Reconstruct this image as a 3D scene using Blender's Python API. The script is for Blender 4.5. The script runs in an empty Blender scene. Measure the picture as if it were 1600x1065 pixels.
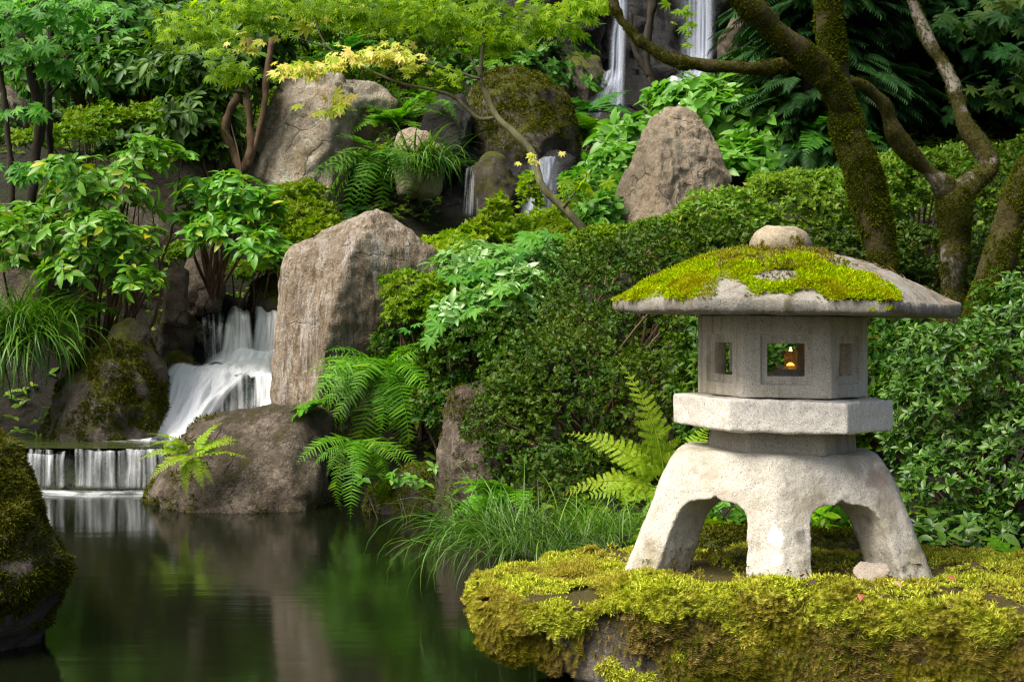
import bpy, bmesh, math
import numpy as np
from mathutils import Vector, Matrix

rng = np.random.default_rng(11)
S = bpy.context.scene
COL = S.collection
F = 2222.0; HZ = 510.0; EYE = 1.0          # 50 mm lens on a 1600 px wide picture, horizon row, eye height over the pond

def P(px, py, d):
    return np.array([(px-800.0)*d/F, d, EYE-(py-HZ)*d/F])
def proj(V):
    V = np.asarray(V)
    return 800+V[:,0]/V[:,1]*F, HZ-(V[:,2]-EYE)/V[:,1]*F

# ------------------------------------------------------------------ numpy noise
def _hash(i, j, k, seed):
    h = (i*374761393 + j*668265263 + k*2147483647*3 + seed*1274126177) & 0xFFFFFFFF
    h = ((h ^ (h >> 13))*1274126177) & 0xFFFFFFFF
    h = (h ^ (h >> 16)) & 0xFFFFFFFF
    return h/4294967295.0
def vnoise(p, seed=0):
    p = np.asarray(p, float); i = np.floor(p).astype(np.int64); f = p-i; u = f*f*f*(f*(f*6-15)+10)
    out = 0
    for a in (0,1):
        for b in (0,1):
            for c in (0,1):
                w = (u[:,0] if a else 1-u[:,0])*(u[:,1] if b else 1-u[:,1])*(u[:,2] if c else 1-u[:,2])
                out = out + w*_hash(i[:,0]+a, i[:,1]+b, i[:,2]+c, seed)
    return out*2-1
def fbm(p, oct=4, seed=0, gain=.5):
    s = 0; a = 1.0; q = np.asarray(p, float)
    for o in range(oct):
        s = s + a*vnoise(q, seed+o); q = q*2.03+17.1; a *= gain
    return s
def unit(v):
    v = np.asarray(v, float); return v/np.maximum(np.linalg.norm(v, axis=-1, keepdims=True), 1e-9)
def in_poly(x, y, poly):
    ins = np.zeros(len(x), bool); n = len(poly)
    for i in range(n):
        x0, y0 = poly[i]; x1, y1 = poly[(i+1) % n]
        c = ((y0 > y) != (y1 > y)) & (x < (x1-x0)*(y-y0)/((y1-y0) if y1 != y0 else 1e-9)+x0)
        ins ^= c
    return ins

# ------------------------------------------------------------------ mesh / object helpers
def new_mesh(name, V, T, mat, smooth=True, uv=None):
    V = np.ascontiguousarray(V, np.float32); T = np.ascontiguousarray(T, np.int32)
    me = bpy.data.meshes.new(name)
    m, k = T.shape
    me.vertices.add(len(V)); me.vertices.foreach_set('co', V.ravel())
    me.loops.add(m*k); me.loops.foreach_set('vertex_index', T.ravel())
    me.polygons.add(m); me.polygons.foreach_set('loop_start', np.arange(0, m*k, k, dtype=np.int32))
    if uv is not None:
        l = me.uv_layers.new(name='flow'); l.data.foreach_set('uv', np.ascontiguousarray(uv[T.ravel()], np.float32).ravel())
    me.update(calc_edges=True)
    if smooth: me.polygons.foreach_set('use_smooth', np.ones(m, bool))
    if mat is not None: me.materials.append(mat)
    return me
def link(name, data, loc=(0,0,0), parent=None):
    o = bpy.data.objects.new(name, data); COL.objects.link(o)
    o.location = loc
    if parent is not None: o.parent = parent
    return o
def tag(o, label=None, cat=None, group=None, kind=None):
    if label: o['label'] = label
    if cat: o['category'] = cat
    if group: o['group'] = group
    if kind: o['kind'] = kind
    return o
def thing(name, loc, label, cat, group=None):
    return tag(link(name, None, tuple(loc)), label, cat, group)
def part(name, V, T, mat, parent, smooth=True, kind=None, uv=None, label=None):
    """a child mesh; V in world coordinates, the parent unrotated"""
    w, q = np.zeros(3), parent
    while q is not None: w = w+np.array(q.location); q = q.parent
    o = link(name, new_mesh(name, np.asarray(V)-w, T, mat, smooth, uv), (0,0,0), parent)
    return tag(o, label, None, None, kind)
def solo(name, V, T, mat, label, cat, group=None, kind=None, smooth=True, uv=None, loc=None):
    V = np.asarray(V)
    if loc is None:
        loc = np.array([V[:,0].mean(), V[:,1].mean(), V[:,2].min()])
    o = link(name, new_mesh(name, V-loc, T, mat, smooth, uv), tuple(loc))
    return tag(o, label, cat, group, kind)
def cat_mesh(parts):
    Vs, Ts, n = [], [], 0
    for V, T in parts:
        Vs.append(V); Ts.append(np.asarray(T)+n); n += len(V)
    return np.concatenate(Vs), np.concatenate(Ts)
def frames(d, n):
    d = unit(d); s = unit(np.cross(d, n)); n2 = np.cross(s, d)
    return np.stack([s, d, n2], axis=-1)
def scatter(tpl, pos, M, sc):
    tv, tf = tpl
    sc = np.broadcast_to(np.asarray(sc, float), (len(pos),))
    V = np.einsum('kij,nj->kni', M, tv)*sc[:,None,None]+pos[:,None,:]
    T = tf[None]+(np.arange(len(pos))*len(tv))[:,None,None]
    return V.reshape(-1,3), T.reshape(-1,3)
def catmull(pts, n):
    pts = np.asarray(pts, float); m = len(pts)
    ext = np.vstack([2*pts[0]-pts[1], pts, 2*pts[-1]-pts[-2]])
    out = []
    for t in np.linspace(0, m-1, n):
        i = min(int(t), m-2); f = t-i
        a, b, c, e = ext[i], ext[i+1], ext[i+2], ext[i+3]
        out.append(.5*((2*b)+(-a+c)*f+(2*a-5*b+4*c-e)*f*f+(-a+3*b-3*c+e)*f**3))
    return np.array(out)
def tube(pts, rad, n=24, seg=8, wob=0.0, seed=0, wf=6.0, cap=True):
    rp = catmull(np.column_stack([np.asarray(pts, float), np.asarray(rad, float)]), n)
    C, R = rp[:,:3], np.maximum(rp[:,3], 1e-4)
    tan = unit(np.gradient(C, axis=0))
    ref = np.array([.31,.87,.38]); s = unit(np.cross(tan, ref)); b = np.cross(tan, s)
    a = np.linspace(0, 2*np.pi, seg, endpoint=False)
    ring = s[:,None]*np.cos(a)[None,:,None]+b[:,None]*np.sin(a)[None,:,None]
    V = (C[:,None]+ring*R[:,None,None]).reshape(-1,3)
    if wob:
        V = V+ring.reshape(-1,3)*(np.repeat(R, seg)*wob*fbm(V*wf/max(R.max(),1e-3)*.15, 3, seed))[:,None]
    i = np.arange(n-1)[:,None]*seg; j = np.arange(seg)[None]; k = (j+1) % seg
    q = np.stack([i+j, i+k, i+seg+k, i+seg+j], -1).reshape(-1,4)
    T = np.vstack([q[:,[0,1,2]], q[:,[0,2,3]]])
    if cap:
        V = np.vstack([V, C[0], C[-1]]); n0, n1 = len(V)-2, len(V)-1
        jj = np.arange(seg); kk = (jj+1) % seg
        T = np.vstack([T, np.column_stack([jj*0+n0, kk, jj]), np.column_stack([jj*0+n1, (n-1)*seg+jj, (n-1)*seg+kk])])
    return V, T
def tri_info(V, T):
    a, b, c = V[T[:,0]], V[T[:,1]], V[T[:,2]]
    cr = np.cross(b-a, c-a); ar = np.linalg.norm(cr, axis=1)*.5
    return (a+b+c)/3, unit(cr), ar
def sample(V, T, n, wfn=None):
    C, Nn, ar = tri_info(V, T)
    w = ar*(wfn(C, Nn) if wfn else 1.0)
    w = np.maximum(w, 0); w = w/w.sum()
    idx = rng.choice(len(T), n, p=w)
    r1 = np.sqrt(rng.random(n))[:,None]; r2 = rng.random(n)[:,None]
    a, b, c = V[T[idx,0]], V[T[idx,1]], V[T[idx,2]]
    return (1-r1)*a+r1*(1-r2)*b+r1*r2*c, Nn[idx]
def evaluated(V, T, mods):
    """run real modifiers on a temporary mesh and return its triangles"""
    me = new_mesh('temp', V, T, None, False)
    o = bpy.data.objects.new('temp', me); COL.objects.link(o)
    for t, kw in mods:
        m = o.modifiers.new('m', t)
        for k, v in kw.items(): setattr(m, k, v)
    dg = bpy.context.evaluated_depsgraph_get(); dg.update()
    r = bpy.data.meshes.new_from_object(o.evaluated_get(dg))
    bm = bmesh.new(); bm.from_mesh(r); bmesh.ops.triangulate(bm, faces=bm.faces); bm.to_mesh(r); bm.free()
    V2 = np.empty(len(r.vertices)*3, np.float32); r.vertices.foreach_get('co', V2)
    T2 = np.empty(len(r.polygons)*3, np.int32); r.polygons.foreach_get('vertices', T2)
    bpy.data.objects.remove(o); bpy.data.meshes.remove(me); bpy.data.meshes.remove(r)
    return V2.reshape(-1,3).astype(float), T2.reshape(-1,3)
def vnormals(V, T):
    C, Nn, ar = tri_info(V, T); N2 = np.zeros_like(V)
    for k in range(3): np.add.at(N2, T[:,k], Nn*ar[:,None])
    return unit(N2)
def hull(pts):
    bm = bmesh.new()
    for p in pts: bm.verts.new(tuple(p))
    bmesh.ops.convex_hull(bm, input=bm.verts)
    bm.verts.ensure_lookup_table()
    loose = [v for v in bm.verts if not v.link_faces]
    bmesh.ops.delete(bm, geom=loose, context='VERTS')
    bmesh.ops.triangulate(bm, faces=bm.faces); bmesh.ops.recalc_face_normals(bm, faces=bm.faces)
    bm.verts.index_update()
    V = np.array([v.co[:] for v in bm.verts]); T = np.array([[v.index for v in f.verts] for f in bm.faces])
    bm.free(); return V, T

# ------------------------------------------------------------------ materials
def node(nt, t, ins=None, **at):
    n = nt.nodes.new(t)
    for k, v in at.items(): setattr(n, k, v)
    for k, v in (ins or {}).items():
        s = n.inputs[k]
        if isinstance(v, bpy.types.NodeSocket): nt.links.new(v, s)
        else: s.default_value = v
    return n
def c4(c): return (c[0], c[1], c[2], 1.0)
def mixc(nt, f, a, b, blend='MIX'):
    ins = {0: f, 6: a if isinstance(a, bpy.types.NodeSocket) else c4(a), 7: b if isinstance(b, bpy.types.NodeSocket) else c4(b)}
    return node(nt, 'ShaderNodeMix', ins, data_type='RGBA', blend_type=blend).outputs[2]
def math_(nt, op, a, b=0.0, clamp=False):
    n = node(nt, 'ShaderNodeMath', {0: a, 1: b}, operation=op); n.use_clamp = clamp; return n.outputs[0]
def ramp(nt, f, stops):
    n = node(nt, 'ShaderNodeValToRGB', {'Fac': f}); e = n.color_ramp.elements
    while len(e) < len(stops): e.new(.5)
    for s, (p, c) in zip(e, stops): s.position = p; s.color = c4(c)
    return n.outputs[0]
def fac_ramp(nt, f, a, b):
    return node(nt, 'ShaderNodeMapRange', {'Value': f, 'From Min': a, 'From Max': b}, interpolation_type='SMOOTHSTEP').outputs[0]
def noise_(nt, vec, scale, detail=6, rough=.6, dist=0.0):
    return node(nt, 'ShaderNodeTexNoise', {'Vector': vec, 'Scale': scale, 'Detail': detail, 'Roughness': rough, 'Distortion': dist}).outputs['Fac']
def mat_new(name):
    m = bpy.data.materials.new(name); m.use_nodes = True; nt = m.node_tree; nt.nodes.clear()
    return m, nt, node(nt, 'ShaderNodeOutputMaterial')

def leaf_mat(name, cols, rough=.45, trans=.3, spec=.4, patch=None, pscale=3.0, tcol=None):
    m, nt, out = mat_new(name)
    geo = node(nt, 'ShaderNodeNewGeometry'); tc = node(nt, 'ShaderNodeTexCoord')
    n = len(cols)
    col = ramp(nt, geo.outputs['Random Per Island'], [(i/(n-1), c) for i, c in enumerate(cols)])
    nz = noise_(nt, tc.outputs['Object'], pscale, 4, .6)
    oi = node(nt, 'ShaderNodeObjectInfo').outputs['Random']
    if patch is not None:
        col = mixc(nt, fac_ramp(nt, nz, .42, .62), col, mixc(nt, .25, patch, col))
    v = math_(nt, 'ADD', math_(nt, 'MULTIPLY', oi, .35), 1.02)
    col = node(nt, 'ShaderNodeHueSaturation', {'Color': col, 'Value': v, 'Saturation': 1.1, 'Hue': math_(nt, 'ADD', math_(nt, 'MULTIPLY', oi, .02), .49)}).outputs[0]
    b = node(nt, 'ShaderNodeBsdfPrincipled', {'Base Color': col, 'Roughness': rough, 'Specular IOR Level': spec})
    tcx = mixc(nt, 1.0, col, tcol or (1.5, 1.6, .55), 'MULTIPLY')
    t = node(nt, 'ShaderNodeBsdfTranslucent', {'Color': tcx})
    mx = node(nt, 'ShaderNodeMixShader', {0: trans, 1: b.outputs[0], 2: t.outputs[0]})
    nt.links.new(mx.outputs[0], out.inputs[0]); return m

def rock_mat(name, cols, scale=3.0, moss=None, rough=.85, bump=.6, streak=None, lichen=None, wet=0.0, crack=.35, speck=.55):
    m, nt, out = mat_new(name)
    tc = node(nt, 'ShaderNodeTexCoord').outputs['Object']; geo = node(nt, 'ShaderNodeNewGeometry')
    n1 = noise_(nt, tc, scale, 10, .68, .3); n2 = noise_(nt, tc, scale*9, 8, .7); n3 = noise_(nt, tc, scale*.8, 4, .55); n4 = noise_(nt, tc, scale*24, 7, .75, .4)
    f = math_(nt, 'ADD', math_(nt, 'MULTIPLY', n1, .5), math_(nt, 'ADD', math_(nt, 'MULTIPLY', n2, .27), math_(nt, 'MULTIPLY', n4, .23)))
    col = ramp(nt, f, [(.36, cols[0]), (.5, cols[1]), (.63, cols[2])])
    height = math_(nt, 'ADD', n1, math_(nt, 'ADD', math_(nt, 'MULTIPLY', n2, .5), math_(nt, 'MULTIPLY', n4, .28)))
    if streak:
        mp = node(nt, 'ShaderNodeMapping', {'Vector': tc, 'Rotation': streak['rot'], 'Scale': streak['scale']}).outputs[0]
        sn = noise_(nt, mp, 1.0, 7, .65, .6); sn2 = noise_(nt, mp, 2.3, 7, .65, .4)
        col = mixc(nt, math_(nt, 'MULTIPLY', fac_ramp(nt, sn, .5, .62), streak['amt']), col, streak['c1'])
        col = mixc(nt, math_(nt, 'MULTIPLY', fac_ramp(nt, sn2, .52, .64), streak['amt']), col, streak['c2'])
        height = math_(nt, 'ADD', height, math_(nt, 'MULTIPLY', sn, .8))
    vo = node(nt, 'ShaderNodeTexVoronoi', {'Vector': mixc(nt, .22, tc, node(nt, 'ShaderNodeTexNoise', {'Vector': tc, 'Scale': scale*1.5, 'Detail': 5}).outputs['Color']), 'Scale': scale*1.3}, feature='DISTANCE_TO_EDGE').outputs['Distance']
    ck = math_(nt, 'SUBTRACT', 1.0, fac_ramp(nt, vo, 0.0, .035))
    ckm = math_(nt, 'MULTIPLY', math_(nt, 'MULTIPLY', ck, fac_ramp(nt, n3, .48, .6)), crack)
    col = mixc(nt, ckm, col, tuple(x*.25 for x in cols[0]))
    height = math_(nt, 'SUBTRACT', height, math_(nt, 'MULTIPLY', ckm, .6))
    sp = noise_(nt, tc, scale*45, 2, .5)
    col = mixc(nt, speck, col, ramp(nt, sp, [(.35, (.25,.25,.25)), (.65, (1,1,1))]), 'MULTIPLY')
    if lichen:
        ln = noise_(nt, tc, scale*2.2, 8, .75, .5)
        col = mixc(nt, math_(nt, 'MULTIPLY', fac_ramp(nt, ln, lichen[1], lichen[1]+.05), .8), col, lichen[0])
    r = rough
    if moss:
        nz = node(nt, 'ShaderNodeSeparateXYZ', {0: geo.outputs['Normal']}).outputs['Z']
        mn = noise_(nt, tc, scale*1.4, 9, .7, .2); mf = noise_(nt, tc, scale*30, 4, .7)
        q = math_(nt, 'ADD', math_(nt, 'MULTIPLY', nz, moss.get('up', .35)), math_(nt, 'ADD', math_(nt, 'MULTIPLY', mn, 1.3), math_(nt, 'MULTIPLY', mf, .25)))
        q = fac_ramp(nt, q, moss['thr'], moss['thr']+.22)
        mc = ramp(nt, math_(nt, 'ADD', math_(nt, 'MULTIPLY', mf, .6), math_(nt, 'MULTIPLY', n3, .4)), [(.32, moss['c'][0]), (.62, moss['c'][1])])
        col = mixc(nt, q, col, mc)
        height = math_(nt, 'ADD', height, math_(nt, 'MULTIPLY', math_(nt, 'MULTIPLY', q, mf), 1.2))
        rr = node(nt, 'ShaderNodeMix', {0: q, 2: rough, 3: .95}, data_type='FLOAT'); r = rr.outputs[0]
    bp = node(nt, 'ShaderNodeBump', {'Height': height, 'Strength': bump, 'Distance': .065/scale*3})
    b = node(nt, 'ShaderNodeBsdfPrincipled', {'Base Color': col, 'Roughness': r, 'Specular IOR Level': .3+wet*.5, 'Normal': bp.outputs[0]})
    nt.links.new(b.outputs[0], out.inputs[0]); return m

def granite_mat(name, base=(.56,.53,.47), spots=(), stain=.35, mossy=False):
    m, nt, out = mat_new(name)
    tc = node(nt, 'ShaderNodeTexCoord').outputs['Object']
    n1 = noise_(nt, tc, 260, 3, .6); n2 = noise_(nt, tc, 7, 6, .6); n3 = noise_(nt, tc, 90, 4, .6); n4 = noise_(nt, tc, 17, 8, .7, .5)
    b2 = tuple(x*.42 for x in base)
    col = ramp(nt, n1, [(.30, tuple(x*.3 for x in base)), (.43, tuple(x*.85 for x in base)), (.58, base), (.72, tuple(min(1, x*1.25) for x in base))])
    col = mixc(nt, math_(nt, 'MULTIPLY', fac_ramp(nt, n2, .47, .68), stain), col, (base[0]*.55, base[1]*.50, base[2]*.40))
    col = mixc(nt, math_(nt, 'MULTIPLY', fac_ramp(nt, n4, .55, .70), stain*.8), col, (base[0]*.38, base[1]*.36, base[2]*.30))
    mp = node(nt, 'ShaderNodeMapping', {'Vector': tc, 'Scale': (34, 34, 2.5)}).outputs[0]
    st = noise_(nt, mp, 1.0, 5, .6, .3); bl = noise_(nt, tc, 3.2, 6, .65, .4)
    col = mixc(nt, math_(nt, 'MULTIPLY', math_(nt, 'MULTIPLY', fac_ramp(nt, st, .46, .66), fac_ramp(nt, bl, .40, .62)), stain*1.1), col, (base[0]*.42, base[1]*.40, base[2]*.30))
    for (c, rad, colr, soft) in spots:
        d = node(nt, 'ShaderNodeVectorMath', {0: tc, 1: tuple(c)}, operation='DISTANCE').outputs['Value']
        dd = math_(nt, 'ADD', d, math_(nt, 'MULTIPLY', math_(nt, 'SUBTRACT', noise_(nt, tc, 22, 5, .65), .5), rad*2.4))
        col = mixc(nt, math_(nt, 'MULTIPLY', math_(nt, 'SUBTRACT', 1.0, fac_ramp(nt, dd, rad*(1-soft), rad)), .85), col, colr)
    h = math_(nt, 'ADD', math_(nt, 'MULTIPLY', n1, .6), math_(nt, 'ADD', n3, math_(nt, 'MULTIPLY', n4, 1.0)))
    bp = node(nt, 'ShaderNodeBump', {'Height': h, 'Strength': .4, 'Distance': .006})
    b = node(nt, 'ShaderNodeBsdfPrincipled', {'Base Color': col, 'Roughness': .85, 'Specular IOR Level': .25, 'Normal': bp.outputs[0]})
    nt.links.new(b.outputs[0], out.inputs[0]); return m

def bark_mat(name, c0, c1, moss=None, thr=.5, scale=9):
    m, nt, out = mat_new(name)
    tc = node(nt, 'ShaderNodeTexCoord').outputs['Object']
    mp = node(nt, 'ShaderNodeMapping', {'Vector': tc, 'Scale': (1.0, 1.0, .3)}).outputs[0]
    n1 = noise_(nt, mp, scale, 9, .7, .5); n2 = noise_(nt, tc, 2.6, 6, .65); n3 = noise_(nt, tc, 60, 5, .7)
    col = ramp(nt, n1, [(.35, c0), (.62, c1)]); h = n1
    if moss:
        q = fac_ramp(nt, math_(nt, 'ADD', n2, math_(nt, 'MULTIPLY', n3, .15)), thr, thr+.08)
        col = mixc(nt, q, col, ramp(nt, n3, [(.35, moss[0]), (.65, moss[1])])); h = math_(nt, 'ADD', h, math_(nt, 'MULTIPLY', n3, q))
    bp = node(nt, 'ShaderNodeBump', {'Height': h, 'Strength': .8, 'Distance': .015})
    b = node(nt, 'ShaderNodeBsdfPrincipled', {'Base Color': col, 'Roughness': .9, 'Specular IOR Level': .2, 'Normal': bp.outputs[0]})
    nt.links.new(b.outputs[0], out.inputs[0]); return m

def fall_mat(name, lo=.45, hi=.62, fu=30, fv=1.3, amt=.95, edge=.12, col=(.9,.94,.96), base=0.0, ends=(.05,.93)):
    """silky falling water: streaks along the flow, thinning to nothing at the sheet's sides"""
    m, nt, out = mat_new(name)
    uv = node(nt, 'ShaderNodeUVMap', uv_map='flow').outputs[0]
    mp = node(nt, 'ShaderNodeMapping', {'Vector': uv, 'Scale': (fu, fv, 1)}).outputs[0]
    s = noise_(nt, mp, 1.0, 5, .55, .45)
    mp2 = node(nt, 'ShaderNodeMapping', {'Vector': uv, 'Scale': (fu*.22, fv*1.6, 1), 'Location': (3.1, 1.7, 0)}).outputs[0]
    s2 = noise_(nt, mp2, 1.0, 4, .55, .2)
    f = math_(nt, 'ADD', math_(nt, 'MULTIPLY', s, .5), math_(nt, 'MULTIPLY', s2, .5))
    a = fac_ramp(nt, f, lo, hi)
    sx = node(nt, 'ShaderNodeSeparateXYZ', {0: uv})
    e = math_(nt, 'MULTIPLY', fac_ramp(nt, sx.outputs['X'], 0.0, edge), fac_ramp(nt, sx.outputs['X'], 1.0, 1-edge))
    e = math_(nt, 'MULTIPLY', e, math_(nt, 'MULTIPLY', fac_ramp(nt, sx.outputs['Y'], 0.0, ends[0]), fac_ramp(nt, sx.outputs['Y'], 1.0, ends[1])))
    a = math_(nt, 'MULTIPLY', math_(nt, 'MULTIPLY', math_(nt, 'ADD', a, base, True), e), amt)
    b = node(nt, 'ShaderNodeBsdfPrincipled', {'Base Color': c4(col), 'Roughness': .45, 'Specular IOR Level': .4})
    t = node(nt, 'ShaderNodeBsdfTranslucent', {'Color': c4(col)})
    bt = node(nt, 'ShaderNodeMixShader', {0: .2, 1: b.outputs[0], 2: t.outputs[0]})
    tr = node(nt, 'ShaderNodeBsdfTransparent')
    mx = node(nt, 'ShaderNodeMixShader', {0: a, 1: tr.outputs[0], 2: bt.outputs[0]})
    nt.links.new(mx.outputs[0], out.inputs[0]); return m

def water_mat(name, deep, rough=.06, wav=.02, scale=(3,9,1), ior=1.33):
    m, nt, out = mat_new(name)
    tc = node(nt, 'ShaderNodeTexCoord').outputs['Object']
    mp = node(nt, 'ShaderNodeMapping', {'Vector': tc, 'Scale': scale}).outputs[0]
    n = noise_(nt, mp, 1.0, 3, .5, .2)
    bp = node(nt, 'ShaderNodeBump', {'Height': n, 'Strength': 1.0, 'Distance': wav})
    b = node(nt, 'ShaderNodeBsdfPrincipled', {'Base Color': c4(deep), 'Roughness': rough, 'IOR': ior, 'Specular IOR Level': .5, 'Normal': bp.outputs[0]})
    nt.links.new(b.outputs[0], out.inputs[0]); return m
def plain_mat(name, col, rough=.6, emit=None, es=1.0, trans=0.0):
    m, nt, out = mat_new(name)
    tc = node(nt, 'ShaderNodeTexCoord').outputs['Object']
    c = mixc(nt, math_(nt, 'MULTIPLY', noise_(nt, tc, 40, 4), .35), col, tuple(x*.6 for x in col))
    ins = {'Base Color': c, 'Roughness': rough, 'Transmission Weight': trans}
    if emit: ins['Emission Color'] = c4(emit); ins['Emission Strength'] = es
    b = node(nt, 'ShaderNodeBsdfPrincipled', ins)
    nt.links.new(b.outputs[0], out.inputs[0]); return m

MOSSG = ((.035,.045,.006), (.14,.15,.015)); MOSSD = ((.02,.026,.006), (.075,.075,.012))
M = dict(
 tan=rock_mat('tan_stone', ((.24,.175,.11), (.54,.43,.30), (.78,.69,.54)), 3.4, bump=1.2, crack=.55, streak=dict(rot=(.3,.9,0), scale=(9,3,2.2), amt=.35, c1=(.55,.45,.36), c2=(.20,.14,.08))),
 big=rock_mat('streaked_stone', ((.10,.07,.042), (.40,.315,.22), (.74,.65,.52)), 3.0, bump=1.2, crack=.3, streak=dict(rot=(0,.28,0), scale=(19,10,1.7), amt=.8, c1=(.64,.59,.52), c2=(.19,.12,.04)), moss=dict(thr=1.02, up=.10, c=((.05,.045,.01),(.17,.14,.03)))),
 mossy=rock_mat('mossy_stone', ((.04,.035,.028), (.11,.09,.07), (.24,.20,.165)), 3.2, moss=dict(thr=.80, up=.30, c=MOSSG), bump=.8),
 brown=rock_mat('brown_stone', ((.05,.04,.03), (.13,.10,.075), (.27,.22,.175)), 3.2, moss=dict(thr=.98, up=.30, c=MOSSG), bump=.8),
 grey=rock_mat('grey_stone', ((.032,.024,.016), (.135,.105,.073), (.38,.32,.25)), 3.4, moss=dict(thr=.92, up=.25, c=((.05,.05,.01),(.17,.14,.03))), bump=1.0, crack=.5),
 pale=rock_mat('pale_mossy_stone', ((.15,.125,.085), (.38,.325,.24), (.66,.58,.46)), 2.4, moss=dict(thr=.90, up=.05, c=((.06,.065,.012),(.16,.15,.035))), bump=.9, lichen=((.42,.45,.36), .56), streak=dict(rot=(0,-.1,0), scale=(6,4,1.2), amt=.5, c1=(.30,.20,.08), c2=(.50,.45,.37))),
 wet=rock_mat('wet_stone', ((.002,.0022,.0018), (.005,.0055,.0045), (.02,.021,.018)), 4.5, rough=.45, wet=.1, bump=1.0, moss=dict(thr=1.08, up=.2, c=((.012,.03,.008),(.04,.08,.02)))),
 green=rock_mat('green_wet_stone', ((.02,.035,.028), (.07,.11,.09), (.20,.27,.23)), 5, rough=.22, wet=1, bump=1.0),
 weirstone=rock_mat('weed_covered_stone', ((.006,.010,.004), (.022,.034,.010), (.06,.085,.03)), 5, rough=.35, wet=.4, bump=1.0),
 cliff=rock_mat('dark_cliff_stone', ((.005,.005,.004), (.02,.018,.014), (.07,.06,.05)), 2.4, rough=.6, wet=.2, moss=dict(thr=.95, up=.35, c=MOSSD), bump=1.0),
 pink=rock_mat('pinkish_stone', ((.055,.042,.03), (.17,.135,.097), (.36,.295,.225)), 2.6, moss=dict(thr=.96, up=.3, c=MOSSG), bump=1.0, crack=.6),
 slab=rock_mat('slab_stone', ((.05,.042,.03), (.15,.125,.09), (.33,.29,.235)), 6, moss=dict(thr=.80, up=.35, c=((.045,.035,.01),(.15,.125,.02))), bump=.9),
 soil=rock_mat('forest_soil', ((.006,.005,.003), (.018,.013,.008), (.04,.03,.018)), 2.0, moss=dict(thr=.78, up=.1, c=((.012,.02,.004),(.04,.055,.01))), bump=.8),
 granite=granite_mat('granite'),
)

# ------------------------------------------------------------------ leaf templates (unit length along +Y, normal +Z)
def blade_tpl(prof, curve=.15, fold=.2):
    """leaf outline from a width profile [(y, halfwidth)], folded along the midrib and curved"""
    V, T = [], []
    for i, (y, w) in enumerate(prof):
        z = -curve*y*y
        V += [(-w, y, z+fold*w), (0, y, z), (w, y, z+fold*w)]
        if i:
            a = 3*(i-1); b = 3*i
            T += [(a,a+1,b+1),(a,b+1,b),(a+1,a+2,b+2),(a+1,b+2,b+1)]
    return np.array(V, float), np.array(T)
RHODO = blade_tpl([(0,.012),(.12,.02),(.3,.13),(.55,.185),(.8,.13),(.95,.045),(1,.005)], .28, .35)
OVAL = blade_tpl([(0,.02),(.2,.16),(.5,.25),(.8,.15),(1,.01)], .25, .3)
SMALL = (np.array([(0,0,0),(-.24,.5,.07),(0,.5,-.02),(.24,.5,.07),(0,1,-.12)], float), np.array([(0,2,1),(0,3,2),(1,2,4),(2,3,4)]))
def maple_tpl(lobes, inner=.33, w=1.0):
    V = [(0,0,.0)]; T = []
    rim = []
    angs = [l[0] for l in lobes]
    for i, (a, L) in enumerate(lobes):
        a = math.radians(a)
        if i:
            am = math.radians((lobes[i-1][0]+lobes[i][0])/2); rim.append((math.sin(am)*inner, math.cos(am)*inner, 0.0))
        da = .17*w
        rim.append((math.sin(a-da)*L*.62, math.cos(a-da)*L*.62, -.06*L))
        rim.append((math.sin(a)*L, math.cos(a)*L, -.24*L*L))
        rim.append((math.sin(a+da)*L*.62, math.cos(a+da)*L*.62, -.06*L))
    V += rim
    for i in range(1, len(rim)): T.append((0, i+1, i))
    return np.array(V, float), np.array(T)
MAPLE = maple_tpl([(-105,.5),(-62,.78),(-30,.95),(0,1.0),(30,.95),(62,.78),(105,.5)])
VINE = maple_tpl([(-110,.6),(-75,.8),(-38,.95),(0,1.0),(38,.95),(75,.8),(110,.6)], .55, 1.5)
def sprig_tpl(nb=5, w=.09, up=.6):
    V, T = [], []
    for i in range(nb):
        a = 2*math.pi*i/nb+.3*(i % 2); e = up+.35*(i % 3)
        dx, dz = math.cos(a), math.sin(a)
        for t, ww in ((0, w*.5), (.55, w), ):
            y = t*math.sin(e); r = t*math.cos(e)
            V += [(dx*r-dz*ww, y, dz*r+dx*ww), (dx*r+dz*ww, y, dz*r-dx*ww)]
        L = 1.0-.25*(i % 2)
        V.append((dx*L*math.cos(e)*1.1, L*math.sin(e)*.85, dz*L*math.cos(e)*1.1))
        b = 5*i; T += [(b,b+1,b+3),(b,b+3,b+2),(b+2,b+3,b+4)]
    return np.array(V, float), np.array(T)
SPRIG = sprig_tpl()
def feather_tpl(n=6, w=.05):
    """one feathery moss shoot: a bent stem with small side leaves"""
    V, T = [], []
    V += [(-.02,0,0),(.02,0,0),(.015,.5,.06),(-.015,.5,.06),(0,1,-.1)]; T += [(0,1,2),(0,2,3),(3,2,4)]
    for i in range(n):
        y = .15+.75*i/n; z = .06-abs(y-.5)*.15; L = .34*(1-.5*y)
        for s in (-1, 1):
            b = len(V); V += [(0,y-w,z),(0,y+w,z),(s*L,y+.14,z+.08)]; T += [(b,b+1,b+2) if s < 0 else (b+1,b,b+2)]
    return np.array(V, float), np.array(T)
FEATHER = feather_tpl()

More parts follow.
